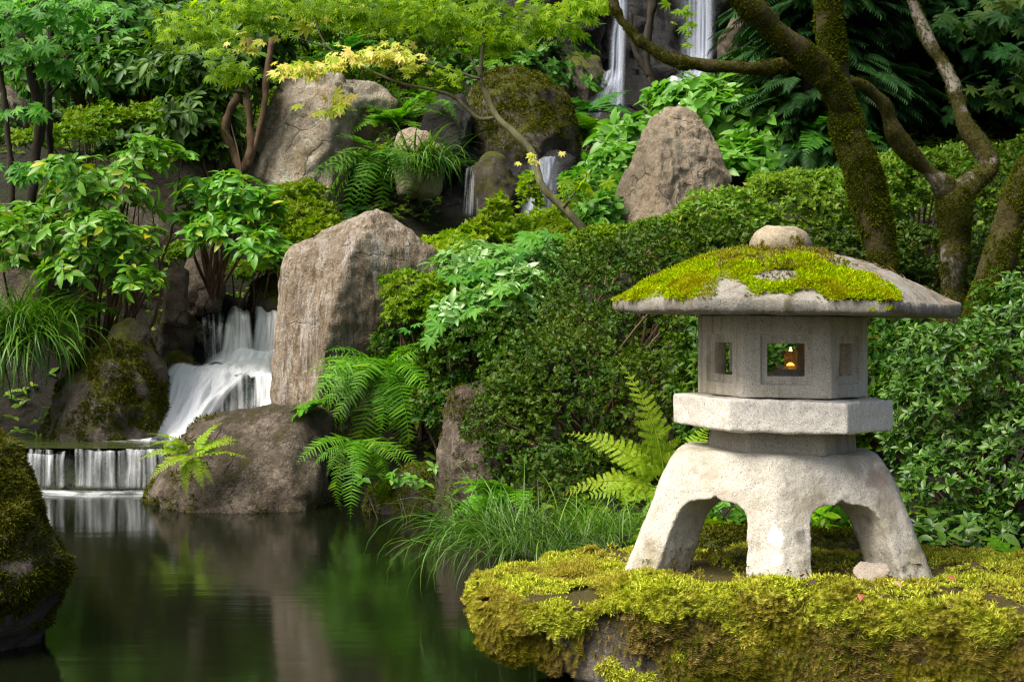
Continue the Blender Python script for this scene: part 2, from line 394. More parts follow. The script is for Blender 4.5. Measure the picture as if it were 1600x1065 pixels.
def frond_mesh(name, mat, npair=22, arch=.5, plen=.17, shape='sword', bip=False, taper=1.0, seed=0):
    """a fern frond, unit length, springing from the origin along +Y and arching down; pinnae in pairs, notched or cut again"""
    r = np.random.default_rng(seed)
    t = np.linspace(0, 1, 26); ang = .25-arch*2.0*t
    C = np.zeros((26,3)); C[1:,1] = np.cumsum(np.cos((ang[1:]+ang[:-1])/2))/25; C[1:,2] = np.cumsum(np.sin((ang[1:]+ang[:-1])/2))/25
    C[:,0] = .05*np.sin(t*2+seed)
    parts = [tube(C, .008*(1-t*.85), 20, 4, cap=False)]
    tan = unit(np.gradient(C, axis=0))
    if shape == 'sword': prof = lambda u: min(1, (u-.06)*6+.45)*(1-max(0,(u-.45)/.55)**1.6*.96)
    else: prof = lambda u: (1-((u-.05)/.95)**1.25)*min(1,(u)*9)+.02
    pin, pos, fr, sc = [], [], [], []
    u0 = .08 if shape == 'sword' else .16
    for i in range(npair):
        u = u0+(1-u0)*(i/npair)**.95
        k = u*25; j = min(int(k), 24); f = k-j
        c = C[j]*(1-f)+C[j+1]*f; tg = tan[j]
        nrm = unit(np.cross(np.array([1.0,0,0]), tg))
        L = plen*prof(u)*(1+.12*r.standard_normal())
        if L < .01: continue
        for s in (-1, 1):
            fw = .22+.35*u+.06*r.standard_normal()
            d = unit(np.array([s,0,0])*1.0+tg*fw+nrm*(-.10+.12*r.standard_normal()))
            pos.append(c); fr.append((d, nrm+.15*r.standard_normal(3))); sc.append(L)
    pos = np.array(pos); D = np.array([f[0] for f in fr]); Nn = np.array([f[1] for f in fr]); sc = np.array(sc)
    if not bip:
        w = .5/npair/plen*.62
        tv = np.array([(-w*.5,0,0),(w*.5,0,0),(-w,.14,.015),(w*.9,.10,.015),(-w*.62,.5,.02),(w*.62,.5,.02),(-w*.4,.8,-.02),(w*.4,.8,-.02),(0,1,-.08)])
        tf = np.array([(0,1,3),(0,3,2),(2,3,5),(2,5,4),(4,5,7),(4,7,6),(6,7,8)])
        parts.append(scatter((tv, tf), pos, frames(D, Nn), sc))
    else:
        V, T = [], []
        for s in (-1, 1):
            for q in range(9):
                y = .06+.88*q/9; L = .19*(1-y)**.55+.03
                b = len(V); V += [(0,y-.045,0),(0,y+.055,0),(s*L*.7,y+.085,.012),(s*L,y+.06,-.01),(s*L*.7,y+.0,.012)]
                T += [(b,b+1,b+2),(b,b+2,b+4),(b+4,b+2,b+3)] if s < 0 else [(b+1,b,b+2),(b+2,b,b+4),(b+2,b+4,b+3)]
        b = len(V); V += [(-.012,0,0),(.012,0,0),(0,1,-.05)]; T += [(b,b+1,b+2)]
        parts.append(scatter((np.array(V), np.array(T)), pos, frames(D, Nn), sc))
    V, T = cat_mesh(parts)
    return new_mesh(name, V, T, mat)

LM = dict(
 rhodo=leaf_mat('rhododendron_leaf', ((.04,.11,.018), (.085,.20,.028), (.14,.28,.05), (.07,.17,.025), (.12,.25,.04), (.05,.13,.02), (.10,.22,.03), (.13,.26,.04), (.08,.18,.025), (.34,.32,.04)), .38, .3, .35),
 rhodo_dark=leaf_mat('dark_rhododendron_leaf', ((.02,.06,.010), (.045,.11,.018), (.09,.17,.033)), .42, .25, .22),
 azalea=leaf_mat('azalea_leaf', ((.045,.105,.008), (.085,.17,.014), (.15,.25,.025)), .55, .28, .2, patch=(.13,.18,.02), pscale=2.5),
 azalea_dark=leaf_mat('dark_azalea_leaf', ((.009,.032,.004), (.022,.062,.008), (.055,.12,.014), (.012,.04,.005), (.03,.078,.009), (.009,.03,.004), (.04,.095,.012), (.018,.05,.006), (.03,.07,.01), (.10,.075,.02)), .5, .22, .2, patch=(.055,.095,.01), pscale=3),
 hedge=leaf_mat('hedge_leaf', ((.05,.115,.016), (.10,.20,.03), (.20,.33,.06), (.07,.15,.02), (.14,.25,.04), (.05,.11,.015), (.11,.21,.03), (.06,.13,.02), (.16,.27,.045), (.22,.16,.05)), .5, .35, .25, patch=(.17,.25,.04), pscale=2),
 bush=leaf_mat('glossy_bush_leaf', ((.016,.052,.008), (.042,.105,.016), (.095,.18,.036)), .38, .22, .35),
 yazalea=leaf_mat('yellow_green_leaf', ((.09,.16,.012), (.16,.25,.02), (.26,.34,.05)), .5, .38, .25, patch=(.20,.23,.03), pscale=4),
 bright=leaf_mat('bright_leaf', ((.06,.165,.02), (.10,.235,.04), (.19,.34,.09)), .36, .38, .4),
 maple=leaf_mat('maple_leaf', ((.09,.20,.010), (.16,.30,.014), (.26,.40,.025)), .5, .5, .2),
 vine=leaf_mat('vine_maple_leaf', ((.04,.14,.02), (.08,.21,.03), (.12,.27,.045)), .5, .38, .25),
 gold=leaf_mat('golden_maple_leaf', ((.26,.34,.04), (.44,.42,.11), (.56,.47,.20)), .5, .4, .2, tcol=(1.3,1.2,.6)),
 pieris=leaf_mat('silvery_leaf', ((.06,.15,.03), (.11,.22,.055), (.16,.27,.08), (.10,.20,.05), (.30,.40,.21)), .32, .25, .5),
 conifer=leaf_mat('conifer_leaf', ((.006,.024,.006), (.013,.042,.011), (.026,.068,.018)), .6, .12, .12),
 fern=leaf_mat('fern_leaf', ((.04,.12,.011), (.075,.19,.018), (.13,.26,.03)), .5, .35, .25),
 fern_bright=leaf_mat('bright_fern_leaf', ((.10,.18,.016), (.18,.26,.03), (.28,.35,.06)), .5, .4, .2),
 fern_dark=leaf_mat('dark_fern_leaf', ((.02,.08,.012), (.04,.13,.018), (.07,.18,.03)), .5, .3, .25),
 dry=leaf_mat('dry_fern_leaf', ((.16,.12,.03), (.30,.22,.07)), .6, .3, .2),
 sedge=leaf_mat('sedge_blade', ((.04,.12,.010), (.08,.19,.018), (.18,.29,.05)), .38, .25, .4),
 sedge_dark=leaf_mat('dark_sedge_blade', ((.022,.065,.008), (.05,.115,.014), (.12,.20,.04)), .38, .25, .4),
 moss=leaf_mat('moss', ((.10,.12,.016), (.33,.36,.05), (.62,.63,.15)), .9, .28, .05, patch=(.24,.19,.05), pscale=5),
 moss_roof=leaf_mat('roof_moss', ((.09,.14,.007), (.24,.32,.018), (.42,.51,.055)), .9, .28, .05, patch=(.20,.17,.02), pscale=9),
 moss_dry=leaf_mat('dry_moss', ((.045,.036,.012), (.115,.09,.028), (.22,.17,.06)), .9, .15, .05, patch=(.12,.115,.012), pscale=5),
 moss_bark=leaf_mat('bark_moss', ((.022,.028,.004), (.052,.060,.008), (.10,.105,.014)), .9, .12, .05, patch=(.04,.05,.006), pscale=4),
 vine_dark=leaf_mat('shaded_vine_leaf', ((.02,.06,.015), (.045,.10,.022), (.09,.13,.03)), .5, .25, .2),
 moss_olive=leaf_mat('olive_moss', ((.026,.032,.005), (.065,.07,.011), (.125,.122,.022)), .9, .15, .05, patch=(.055,.068,.008), pscale=4),
)
BARK = dict(
 mossy=bark_mat('mossy_bark', (.02,.015,.010), (.11,.09,.07), ((.014,.013,.004),(.06,.05,.010)), .38),
 patchy=bark_mat('patchy_bark', (.05,.042,.032), (.24,.21,.17), ((.018,.018,.004),(.07,.06,.010)), .50),
 dark=bark_mat('dark_bark', (.012,.010,.007), (.05,.04,.03)),
 brown=bark_mat('brown_bark', (.05,.032,.018), (.14,.09,.055)),
 green=bark_mat('green_bark', (.045,.045,.02), (.14,.135,.07)),
)

# ------------------------------------------------------------------ rocks
def rock_shape(hulls, vox, smooth=2, amp=.03, freq=4.0, seed=0, fine=.35, strata=None):
    Vh, Th = cat_mesh([hull(h) for h in hulls])
    V, T = evaluated(Vh, Th, [('REMESH', dict(mode='VOXEL', voxel_size=vox)), ('SMOOTH', dict(factor=.5, iterations=smooth))])
    N2 = vnormals(V, T)
    n = fbm(V*freq+seed*3.7, 4, seed)
    rid = 1-np.abs(fbm(V*freq*2.1+5.0, 3, seed+9))*1.6
    dsp = amp*(n+fine*rid)
    if strata is not None:
        ax, fr, am = strata
        q = V@unit(np.array(ax))*fr+fbm(V*freq*.7, 3, seed+4)*1.2
        dsp = dsp+am*(np.abs((q % 1.0)-.5)*2-.5)
    V = V+N2*dsp[:,None]
    C, Nn, ar = tri_info(V, T)
    return V, T
def silrock(d, t, sil, front=(), back=.75, drop=0.0):
    """hull points: the outline at depth d, nearer points (px, py, dd), and a shrunk copy of the outline t metres behind"""
    pts = [P(x, y, d) for x, y in sil]
    pts += [P(x, y, d+dd) for x, y, dd in front]
    c = np.mean(np.array(sil, float), axis=0)
    pts += [P(c[0]+(x-c[0])*back, c[1]+(y-c[1])*back+12, d+t) for x, y in sil]
    return pts
def mosscover(parent, V, T, n, wfn, size, mat, name='moss', tpl=SPRIG, down=.35, lift=.8, jit=.5):
    p, nn = sample(V, T, n, wfn)
    d = unit(nn*lift+np.array([0,0,-down])+rng.normal(0, jit, (n,3)))
    nr = unit(rng.normal(0, 1, (n,3)))
    s = size*(.6+.8*rng.random(n))*(.7+.6*np.clip(fbm(p*9, 2, 3)+.5, 0, 1))
    Vm, Tm = scatter(tpl, p-nn*size*.1, frames(d, nr), s)
    return part(name, Vm, Tm, mat, parent, kind='stuff')
def up_noise(lo=.2, f=5, thr=-.1, seed=0):
    return lambda C, Nn: np.clip(Nn[:,2]-lo, 0, 1)*(fbm(C*f, 3, seed) > thr)
ROCKS = {}
def rock(key, name, label, hulls, mat, vox=.03, smooth=2, amp=.03, freq=4.0, seed=0, fine=.35, strata=None, cat='rock', group=None, moss=None):
    hs = []
    for h in hulls:
        h = np.array(h); lo, hi = h[:,2].min(), h[:,2].max()
        low = h[h[:,2] < lo+.3*(hi-lo)]; c = low.mean(0)
        ext = c+(low-c)*.92-np.array([0, 0, max(.18, .25*(hi-lo))])
        hs.append(np.vstack([h, ext]))
    V, T = rock_shape(hs, vox, smooth, amp, freq, seed, fine, strata)
    if moss:
        loc = np.array([V[:,0].mean(), V[:,1].mean(), V[:,2].min()])
        o = thing(name, loc, label, cat, group)
        part('stone', V, T, mat, o)
        for kw in moss: mosscover(o, V, T, **kw)
    else:
        o = solo(name, V, T, mat, label, cat, group)
    ROCKS[key] = (o, V, T); return o


# ================================================================== camera, sky and light
cam = bpy.data.cameras.new('camera'); cam.lens = 50.0; cam.sensor_width = 36.0
cam.shift_y = (HZ-532.5)/1600.0; cam.clip_end = 400; cam.clip_start = .05
cam.dof.use_dof = True; cam.dof.focus_distance = 4.3; cam.dof.aperture_fstop = 20.0
co = bpy.data.objects.new('camera', cam); COL.objects.link(co); co.location = (0, 0, EYE); co.rotation_euler = (math.pi/2, 0, 0)
S.camera = co
SUN_EL, SUN_AZ = 56.0, 236.0              # height, and compass-like bearing clockwise from +Y: behind the camera, to its left
sd = np.array([math.sin(math.radians(SUN_AZ))*math.cos(math.radians(SUN_EL)), math.cos(math.radians(SUN_AZ))*math.cos(math.radians(SUN_EL)), math.sin(math.radians(SUN_EL))])
sl = bpy.data.lights.new('sun', 'SUN'); sl.energy = 3.4; sl.angle = math.radians(38); sl.color = (1.0, .95, .86)
so = bpy.data.objects.new('sun', sl); COL.objects.link(so); so.location = (0, 0, 20)
so.rotation_euler = Vector(sd).to_track_quat('Z', 'Y').to_euler()
W = bpy.data.worlds.new('World'); S.world = W; W.use_nodes = True
wn = W.node_tree; wn.nodes.clear()
sky = wn.nodes.new('ShaderNodeTexSky'); sky.sky_type = 'NISHITA'; sky.sun_disc = False
sky.sun_elevation = math.radians(SUN_EL); sky.sun_rotation = math.radians(SUN_AZ)
sky.dust_density = 6.0; sky.air_density = 1.0; sky.ozone_density = .6
bg = wn.nodes.new('ShaderNodeBackground'); bg.inputs['Strength'].default_value = .10
wo = wn.nodes.new('ShaderNodeOutputWorld')
wn.links.new(sky.outputs[0], bg.inputs[0]); wn.links.new(bg.outputs[0], wo.inputs[0])
S.view_settings.view_transform = 'Standard'; S.view_settings.look = 'None'
S.view_settings.exposure = .95; S.view_settings.gamma = 1.0
S.render.engine = 'CYCLES'
S.cycles.max_bounces = 6; S.cycles.filter_width = 1.25; S.cycles.diffuse_bounces = 2; S.cycles.glossy_bounces = 3; S.cycles.transmission_bounces = 4; S.cycles.transparent_max_bounces = 16
S.cycles.use_denoising = True; S.cycles.sample_clamp_indirect = 4.0

# ================================================================== ground
GP = [P(*g) for g in [
 (1000,862,4.9),(1300,856,4.8),(1600,885,4.8),(2000,900,4.6),(1000,800,6),(1300,760,6),(1600,780,6),(2100,800,6),(850,815,6.4),(790,800,7.2),
 (1000,640,7.5),(1300,600,7.5),(1600,600,7.5),(2100,600,7.5),(1000,490,9.5),(1300,450,9.5),(1700,450,9.5),(2300,450,9.5),
 (1040,365,11),(1250,310,12),(1550,300,12),(2100,300,12),(830,440,12),(830,345,13.2),(850,262,14.6),(960,200,16.4),(1080,195,16.4),(960,185,17.8),(1080,182,17.8),(960,140,19.5),(1080,140,19.5),(1180,150,18),(800,140,18),(370,668,10.2),(370,640,10.8),(370,560,11.2),(300,600,10.8),(430,520,11.3),(230,640,10.2),(480,600,10.0),(370,472,11.8),(300,472,11.5),(430,468,11.8),(330,440,11.3),(420,440,11.6),(850,300,13.8),(740,310,13.6),
 (-100,695,9.6),(0,690,9.7),(60,620,10.3),(130,560,10.6),(100,480,11.1),(250,500,11.3),(100,360,12),(300,360,12.2),(450,370,12),(600,395,11.4),(560,520,10.4),
 (600,575,9.6),(650,650,8.8),(700,715,8.2),(600,790,8.05),(720,790,7.8),(100,225,14.5),(300,245,14.5),(500,240,14),(650,250,14),(100,150,17),(500,120,17),(720,110,17),
 (1300,120,16.5),(1600,150,16),(2300,150,16),(-300,300,13),(-300,100,18),(950,-60,22),(1090,-60,22),(800,-40,20.5),(1300,-60,20),
 (-400,520,10.5),(-500,700,8.0)]]
GP += [np.array(g, float) for g in [
 (-2.2,4,-.55),(-1,4,-.55),(-1.5,6,-.55),(-.4,5.5,-.5),(-2.4,6.5,-.5),(-1.6,7.9,-.5),(-.9,7.6,-.5),(-.5,6.6,-.4),(0,4.6,-.3),(-1,2,-.5),(1.6,3.4,-.3),(.5,3.5,-.4),
 (-2.4,9.0,.05),(-2.9,9.3,.1),(-2.2,9.8,.1),(-2.8,8.4,-.45),(-2.3,8.4,-.5),(-4,7,.25),(-4,4,.25),(-5,8,.9),(-9,6,1.2),(4,3,.3),(7,4,.9),(10,8,2.0),(3,0,.0),(-3,0,-.2),(0,-4,.1),(12,0,1),(-12,0,1),(0,-15,.3),(-20,-15,1),(20,-15,1),
 (-14,14,4.5),(14,14,3.6),(0,24,10.5),(-12,22,8.5),(12,22,8.5),(0,34,17),(-20,34,16),(20,34,16),(-30,10,8),(30,10,8),(-40,45,22),(40,45,22),(0,48,24)]]
GP = np.array(GP)
gx, gz = GP[:,:2], GP[:,2]
_A = np.linalg.norm(gx[:,None]-gx[None], axis=-1)
_A = np.block([[_A+np.eye(len(gx))*.02, np.column_stack([np.ones(len(gx)), gx])], [np.column_stack([np.ones(len(gx)), gx]).T, np.zeros((3,3))]])
_w = np.linalg.solve(_A, np.concatenate([gz, np.zeros(3)]))
def ground_z(x, y):
    q = np.column_stack([np.atleast_1d(x), np.atleast_1d(y)]).astype(float)
    out = np.zeros(len(q))
    for i in range(0, len(q), 20000):
        D = np.linalg.norm(q[i:i+20000,None]-gx[None], axis=-1)
        out[i:i+20000] = D@_w[:len(gx)]+_w[-3]+q[i:i+20000]@_w[-2:]
    return out
def on_ground(px, d, dz=0.0):
    x = (px-800)*d/F; return np.array([x, d, ground_z(x, d)[0]+dz])
xs = np.concatenate([np.linspace(-45,-8.2,22), np.linspace(-8,8,150), np.linspace(8.2,45,22)])
ys = np.concatenate([np.linspace(-30,.5,18), np.linspace(.7,20,190), np.linspace(20.4,60,40)])
X, Y = np.meshgrid(xs, ys); Vg = np.column_stack([X.ravel(), Y.ravel(), np.zeros(X.size)])
Vg[:,2] = ground_z(Vg[:,0], Vg[:,1])
Vg[:,2] += .05*fbm(Vg*np.array([2.2,2.2,1]), 4, 5)*(1+.3*np.clip(Vg[:,1]-15, 0, 10))
i = np.arange(len(ys)-1)[:,None]*len(xs); j = np.arange(len(xs)-1)[None]
Qg = np.stack([i+j, i+j+1, i+len(xs)+j+1, i+len(xs)+j], -1).reshape(-1,4)
solo('ground', Vg, Qg, M['soil'], None, None, kind='structure', loc=(0,0,0))

# ================================================================== pond and upper pool
def sheet(x0, x1, y0, y1, z, n=2):
    V = np.array([(x0,y0,z),(x1,y0,z),(x1,y1,z),(x0,y1,z)], float); return V, np.array([(0,1,2,3)])
V, T = sheet(-8, 3.5, -3, 9.3, 0.0)
solo('pond_water', V, T, water_mat('pond_water', (.004,.006,.002), .10, .0011, (2.0,9,1)), None, None, kind='structure', loc=(0,0,0))
pz = .252
pl = [P(20,703,8.77), P(140,701,8.72), P(262,699,8.78), P(330,690,9.2), P(330,680,9.8), P(120,676,10.2), P(-40,680,10.0), P(-40,700,9.0)]
V = np.array(pl); V[:,2] = pz; Tp = np.array([(0,1,k) for k in range(2,8)]); Tp = np.array([(0,k,k+1) for k in range(1,7)])
solo('pool_water', V, Tp, water_mat('pool_water', (.035,.045,.012), .10, .03, (4,9,1)), None, None, kind='structure', loc=(0,0,0))

# ================================================================== stone lantern
LX, LY = (1222-800)*4.1/F, 4.1
U = 4.1/F                                     # metres per photo pixel at the lantern
def LZ(py): return EYE-(py-HZ)*U
ROT = math.radians(-7.5)
def hexpt(r, k, sq=1.0, rot=ROT):
    a = rot+k*math.pi/3; return np.array([LX+r*math.cos(a), LY+r*math.sin(a)*sq])
lan = thing('stone_lantern', (LX, LY, LZ(890)), 'squat granite lantern with broad mossy roof standing on the mossy slab', 'stone lantern')
# roof: six curved faces meeting at soft ridges
R0 = 268*U
def hexrad(th):
    m = (th-ROT) % (math.pi/3)-math.pi/6
    return math.cos(math.pi/6)/np.cos(m)
NT_, NR_ = 144, 34
th = np.linspace(0, 2*math.pi, NT_, endpoint=False)
rows = []
def ringv(r, z): return np.column_stack([LX+r*np.cos(th), LY+r*np.sin(th), np.full(NT_, z) if np.isscalar(z) else z])
hr = hexrad(th)
zr = LZ(493)
rows.append(ringv(hr*R0*.30, zr+.004)); rows.append(ringv(hr*R0*.93, zr+.002)); rows.append(ringv(hr*R0*.985, zr+.003))
rows.append(ringv(hr*R0, zr+.010)); rows.append(ringv(hr*R0, zr+.036)); rows.append(ringv(hr*R0*.994, zr+.039))
for s in np.linspace(.97, .06, 24):
    sr = hr*(s**.9)+(1-s**.9)*.93
    rows.append(ringv(s*R0*sr/1.0, zr+.036+91*U*(1-(s*sr/np.maximum(sr,.01))**2.0)*.90))
Vr = np.vstack(rows+[np.array([[LX,LY,zr+.036+91*U*.90]]), np.array([[LX,LY,zr+.004]])])
n = len(rows); i = np.arange(n-1)[:,None]*NT_; j = np.arange(NT_)[None]; k = (j+1) % NT_
q = np.stack([i+j, i+k, i+NT_+k, i+NT_+j], -1).reshape(-1,4)
Tr = np.vstack([q[:,[0,1,2]], q[:,[0,2,3]]])
jj = np.arange(NT_); kk = (jj+1) % NT_; a0 = (n-1)*NT_
Tr = np.vstack([Tr, np.column_stack([a0+jj, a0+kk, jj*0+len(Vr)-2]), np.column_stack([kk, jj, jj*0+len(Vr)-1])])
Vr, Tr = evaluated(Vr, Tr, [('SUBSURF', dict(levels=1, subdivision_type='SIMPLE'))])
tilt = (Vr[:,0]-LX)*-.016
Vr[:,2] += tilt
Vr = Vr+vnormals(Vr, Tr)*(.0045*fbm(Vr*14, 4, 2)+.004*fbm(Vr*5, 2, 8))[:,None]
roofmat = granite_mat('roof_granite', (.25,.235,.20), stain=1.0)
roof = part('roof', Vr, Tr, roofmat, lan)
# moss on the roof: where it grows, as seen on the stone (polygons walked over the roof's surface)
MP = [(950,500),(958,468),(1010,436),(1100,400),(1160,388),(1260,396),(1300,412),(1345,425),(1395,450),(1414,470),(1406,484),(1375,480),(1345,490),(1310,478),(1288,462),(1268,450),(1230,462),(1175,458),(1155,442),(1130,438),(1120,452),(1110,470),(1065,474),(1050,474),(1035,462),(995,476)]
BARE = [(1168,432),(1198,420),(1248,424),(1246,438),(1205,444)]
def roofw(C, Nn):
    x, y = proj(C); x = x+5*fbm(C*30, 3, 1); y = y+4*fbm(C*30, 3, 2)
    front = (C[:,1] < LY+.12)
    w = in_poly(x, y, MP) & ~in_poly(x, y, BARE) & (Nn[:,2] > .15) & front
    back = (C[:,1] >= LY+.12) & (C[:,0] < LX+.1) & (Nn[:,2] > .3) & (fbm(C*6, 3, 4) > -.2)
    return (w | back)*1.0
p, nn = sample(Vr, Tr, 22000, roofw)
thick = .007+.011*np.clip(fbm(p*11, 3, 6)+.6, 0, 1.3)
pxx, pyy = proj(p); inn = np.mean([in_poly(pxx+a_, pyy+b_, MP) & ~in_poly(pxx+a_, pyy+b_, BARE) for a_, b_ in ((16,0),(-16,0),(0,9),(0,-9),(10,6),(-10,6),(10,-6),(-10,-6))], axis=0)
thick = thick*np.where(p[:,1] < LY+.1, .35+.65*inn**1.5, 1)
d = unit(nn*.9+np.array([0,-.1,.25])+rng.normal(0, .42, p.shape))
Vm, Tm = scatter(SPRIG, p+nn*(thick*.35)[:,None], frames(d, unit(rng.normal(0,1,p.shape))), thick*1.05*(.7+.6*rng.random(len(p))))
part('moss', Vm, Tm, LM['moss_roof'], roof, kind='stuff')
def fringew(C, Nn):
    x, y = proj(C); n_ = fbm(C*16, 3, 41); x = x+22*n_; y = y+14*fbm(C*16, 3, 42)
    return (in_poly(x, y, MP) & (Nn[:,2] > .1) & (C[:,1] < LY+.12))*1.0
p, nn = sample(Vr, Tr, 4200, fringew)
Vm, Tm = scatter(SPRIG, p, frames(unit(nn+rng.normal(0,.5,p.shape)), unit(rng.normal(0,1,p.shape))), .008*(.6+.8*rng.random(len(p))))
part('moss', Vm, Tm, LM['moss_olive'], roof, kind='stuff')
p, nn = sample(Vr, Tr, 900, lambda C, Nn: (in_poly(*proj(C), [(1100,412),(1150,392),(1280,396),(1330,420),(1260,428),(1180,418),(1130,424)]) & (Nn[:,2] > .3))*1.0)
Vm, Tm = scatter(SPRIG, p+nn*.012, frames(unit(nn+rng.normal(0,.6,p.shape)), unit(rng.normal(0,1,p.shape))), .016)
part('dry_moss', Vm, Tm, LM['moss_dry'], roof, kind='stuff')
def needles(V_, T_, n_, wfn, parent, L=.03):
    p, nn = sample(V_, T_, n_, wfn); tv = np.array([(-.02,0,0),(.02,0,0),(.012,1,.0),(-.012,1,.0),(0,.5,.05)])
    tf = np.array([(0,1,4),(1,2,4),(2,3,4),(3,0,4)])
    r = rng.normal(0, 1, p.shape); d = unit(r-nn*(r*nn).sum(1)[:,None]+nn*.08*rng.normal(0, 1, (n_,1)))
    Vn, Tn = scatter((tv, tf), p+nn*.003, frames(d, nn), L*(.5+.9*rng.random(n_)))
    part('dead_needles', Vn, Tn, plain_mat('dead_needle', (.26,.15,.07), .7), parent, kind='stuff')
needles(Vr, Tr, 230, lambda C, Nn: (Nn[:,2] > .15)*(C[:,1] < LY+.1)*np.where(C[:,0] > LX+.15, 1.0, .35), roof)
# finial
zf = LZ(400)
uu = np.linspace(0, math.pi, 26); prof = [(.087*math.sin(a)**.8*(1.0 if a < 1.6 else .97), zf+.040-.047*math.cos(math.pi-a)*(-1)*-1) for a in uu]
ringsV = []; tt = np.linspace(0, 2*math.pi, 48, endpoint=False)
for a in uu: r = .088*math.sin(a)**.75; z = zf+.030+.056*math.cos(a); ringsV.append(np.column_stack([LX-.003+r*np.cos(tt), LY+r*np.sin(tt), np.full(48, z)]))
Vf = np.vstack(ringsV); i = np.arange(25)[:,None]*48; j = np.arange(48)[None]; k = (j+1) % 48
q = np.stack([i+j, i+48+j, i+48+k, i+k], -1).reshape(-1,4); Tf = np.vstack([q[:,[0,1,2]], q[:,[0,2,3]]])
Vf = Vf+vnormals(Vf, Tf)*(.005*fbm(Vf*22, 4, 3))[:,None]
fin = part('finial', Vf, Tf, rock_mat('finial_stone', ((.16,.12,.07),(.36,.30,.20),(.56,.49,.36)), 16, bump=.8, moss=dict(thr=1.15, up=.0, c=((.06,.05,.01),(.16,.12,.03)))), lan)
p, nn = sample(Vf, Tf, 700, lambda C, Nn: (C[:,2] < zf+.03+.03*fbm(C*20, 2, 1))*1.0)
Vm, Tm = scatter(SPRIG, p, frames(unit(nn+rng.normal(0,.5,p.shape)), unit(rng.normal(0,1,p.shape))), .011)
part('dry_moss', Vm, Tm, LM['moss_dry'], fin, kind='stuff')

# light box: six pierced panels
def hexprism_panels(R, z0, z1, holew, holez, recw, recz, recd, th_):
    V, T = [], []
    def quad(a, b, c, e):
        n0 = len(V); V.extend([a,b,c,e]); T.extend([(n0,n0+1,n0+2),(n0,n0+2,n0+3)])
    Ri = R-th_/math.cos(math.pi/6)
    for k in range(6):
        A, B = hexpt(R, k), hexpt(R, k+1); Ai, Bi = hexpt(Ri, k), hexpt(Ri, k+1)
        w = np.linalg.norm(B-A); u = (B-A)/w; nrm = np.array([u[1], -u[0]])
        mid = (A+B)/2
        def pt(s, z, dep): q = mid+u*s-nrm*dep; return (q[0], q[1], z)
        def ringq(L0, d0, L1, d1):
            for m in range(4): quad(L0[m] , L0[(m+1)%4], L1[(m+1)%4], L1[m])
        def rect(hw, zz, dep, hwx=None): return [pt(-hw, zz[0], dep), pt(hw, zz[0], dep), pt(hw, zz[1], dep), pt(-hw, zz[1], dep)]
        out = rect(w/2, (z0, z1), 0); r0 = rect(recw, recz, 0); r1 = rect(recw-.004, (recz[0]+.004, recz[1]-.004), recd)
        h0 = rect(holew, holez, recd); h1 = rect(holew, holez, th_)
        wi = np.linalg.norm(Bi-Ai)/2; inn = rect(wi, (z0, z1), th_)
        ringq(out, 0, r0, 0); ringq(r0, 0, r1, 0); ringq(r1, 0, h0, 0); ringq(h0, 0, h1, 0); ringq(h1, 0, inn, 0)
        quad((A[0],A[1],z1),(B[0],B[1],z1),(Bi[0],Bi[1],z1),(Ai[0],Ai[1],z1)); quad((B[0],B[1],z0),(A[0],A[1],z0),(Ai[0],Ai[1],z0),(Bi[0],Bi[1],z0))
    return np.array(V), np.array(T)
def weld(V, T, mods):
    return evaluated(V, T, [('WELD', dict(merge_threshold=.0004))]+mods)
zb0, zb1 = LZ(616), LZ(494)
Vb, Tb = hexprism_panels(131*U, zb0, zb1, 27.5*U, (LZ(584), LZ(535)), 38*U, (LZ(597), LZ(522)), .013, .055)
Vb, Tb = weld(Vb, Tb, [('BEVEL', dict(width=.0035, segments=2, limit_method='ANGLE', angle_limit=math.radians(40))), ('SUBSURF', dict(levels=2, subdivision_type='SIMPLE'))])
Vb = Vb+fbm(Vb*35, 3, 5)[:,None]*np.array([.0012,.0012,.0012]); Vb[:,2] += (Vb[:,0]-LX)*-.012
part('light_box', Vb, Tb, granite_mat('light_box_granite', (.58,.54,.45), stain=.6), lan, smooth=False)
def hexplate(R, z0, z1, bev, seed, slope=0.0, amp=.0018):
    pts = [(*hexpt(R*(1-slope), k), z0) for k in range(6)]+[(*hexpt(R, k), z1) for k in range(6)]
    V, T = hull(pts)
    V, T = evaluated(V, T, [('REMESH', dict(mode='VOXEL', voxel_size=.006)), ('SMOOTH', dict(factor=.5, iterations=bev))])
    V = V+vnormals(V, T)*(amp*fbm(V*40, 3, seed)+amp*1.5*fbm(V*11, 3, seed+1))[:,None]
    V[:,2] += (V[:,0]-LX)*-.024
    return V, T
V, T = hexplate(170*U, LZ(667), LZ(619), 3, 4)
part('collar', V, T, granite_mat('collar_granite', (.74,.70,.62), stain=.3), lan)
V, T = hexplate(112*U, LZ(704), LZ(665), 3, 9, slope=-.03)
part('neck', V, T, granite_mat('neck_granite', (.42,.39,.33), stain=.6), lan)

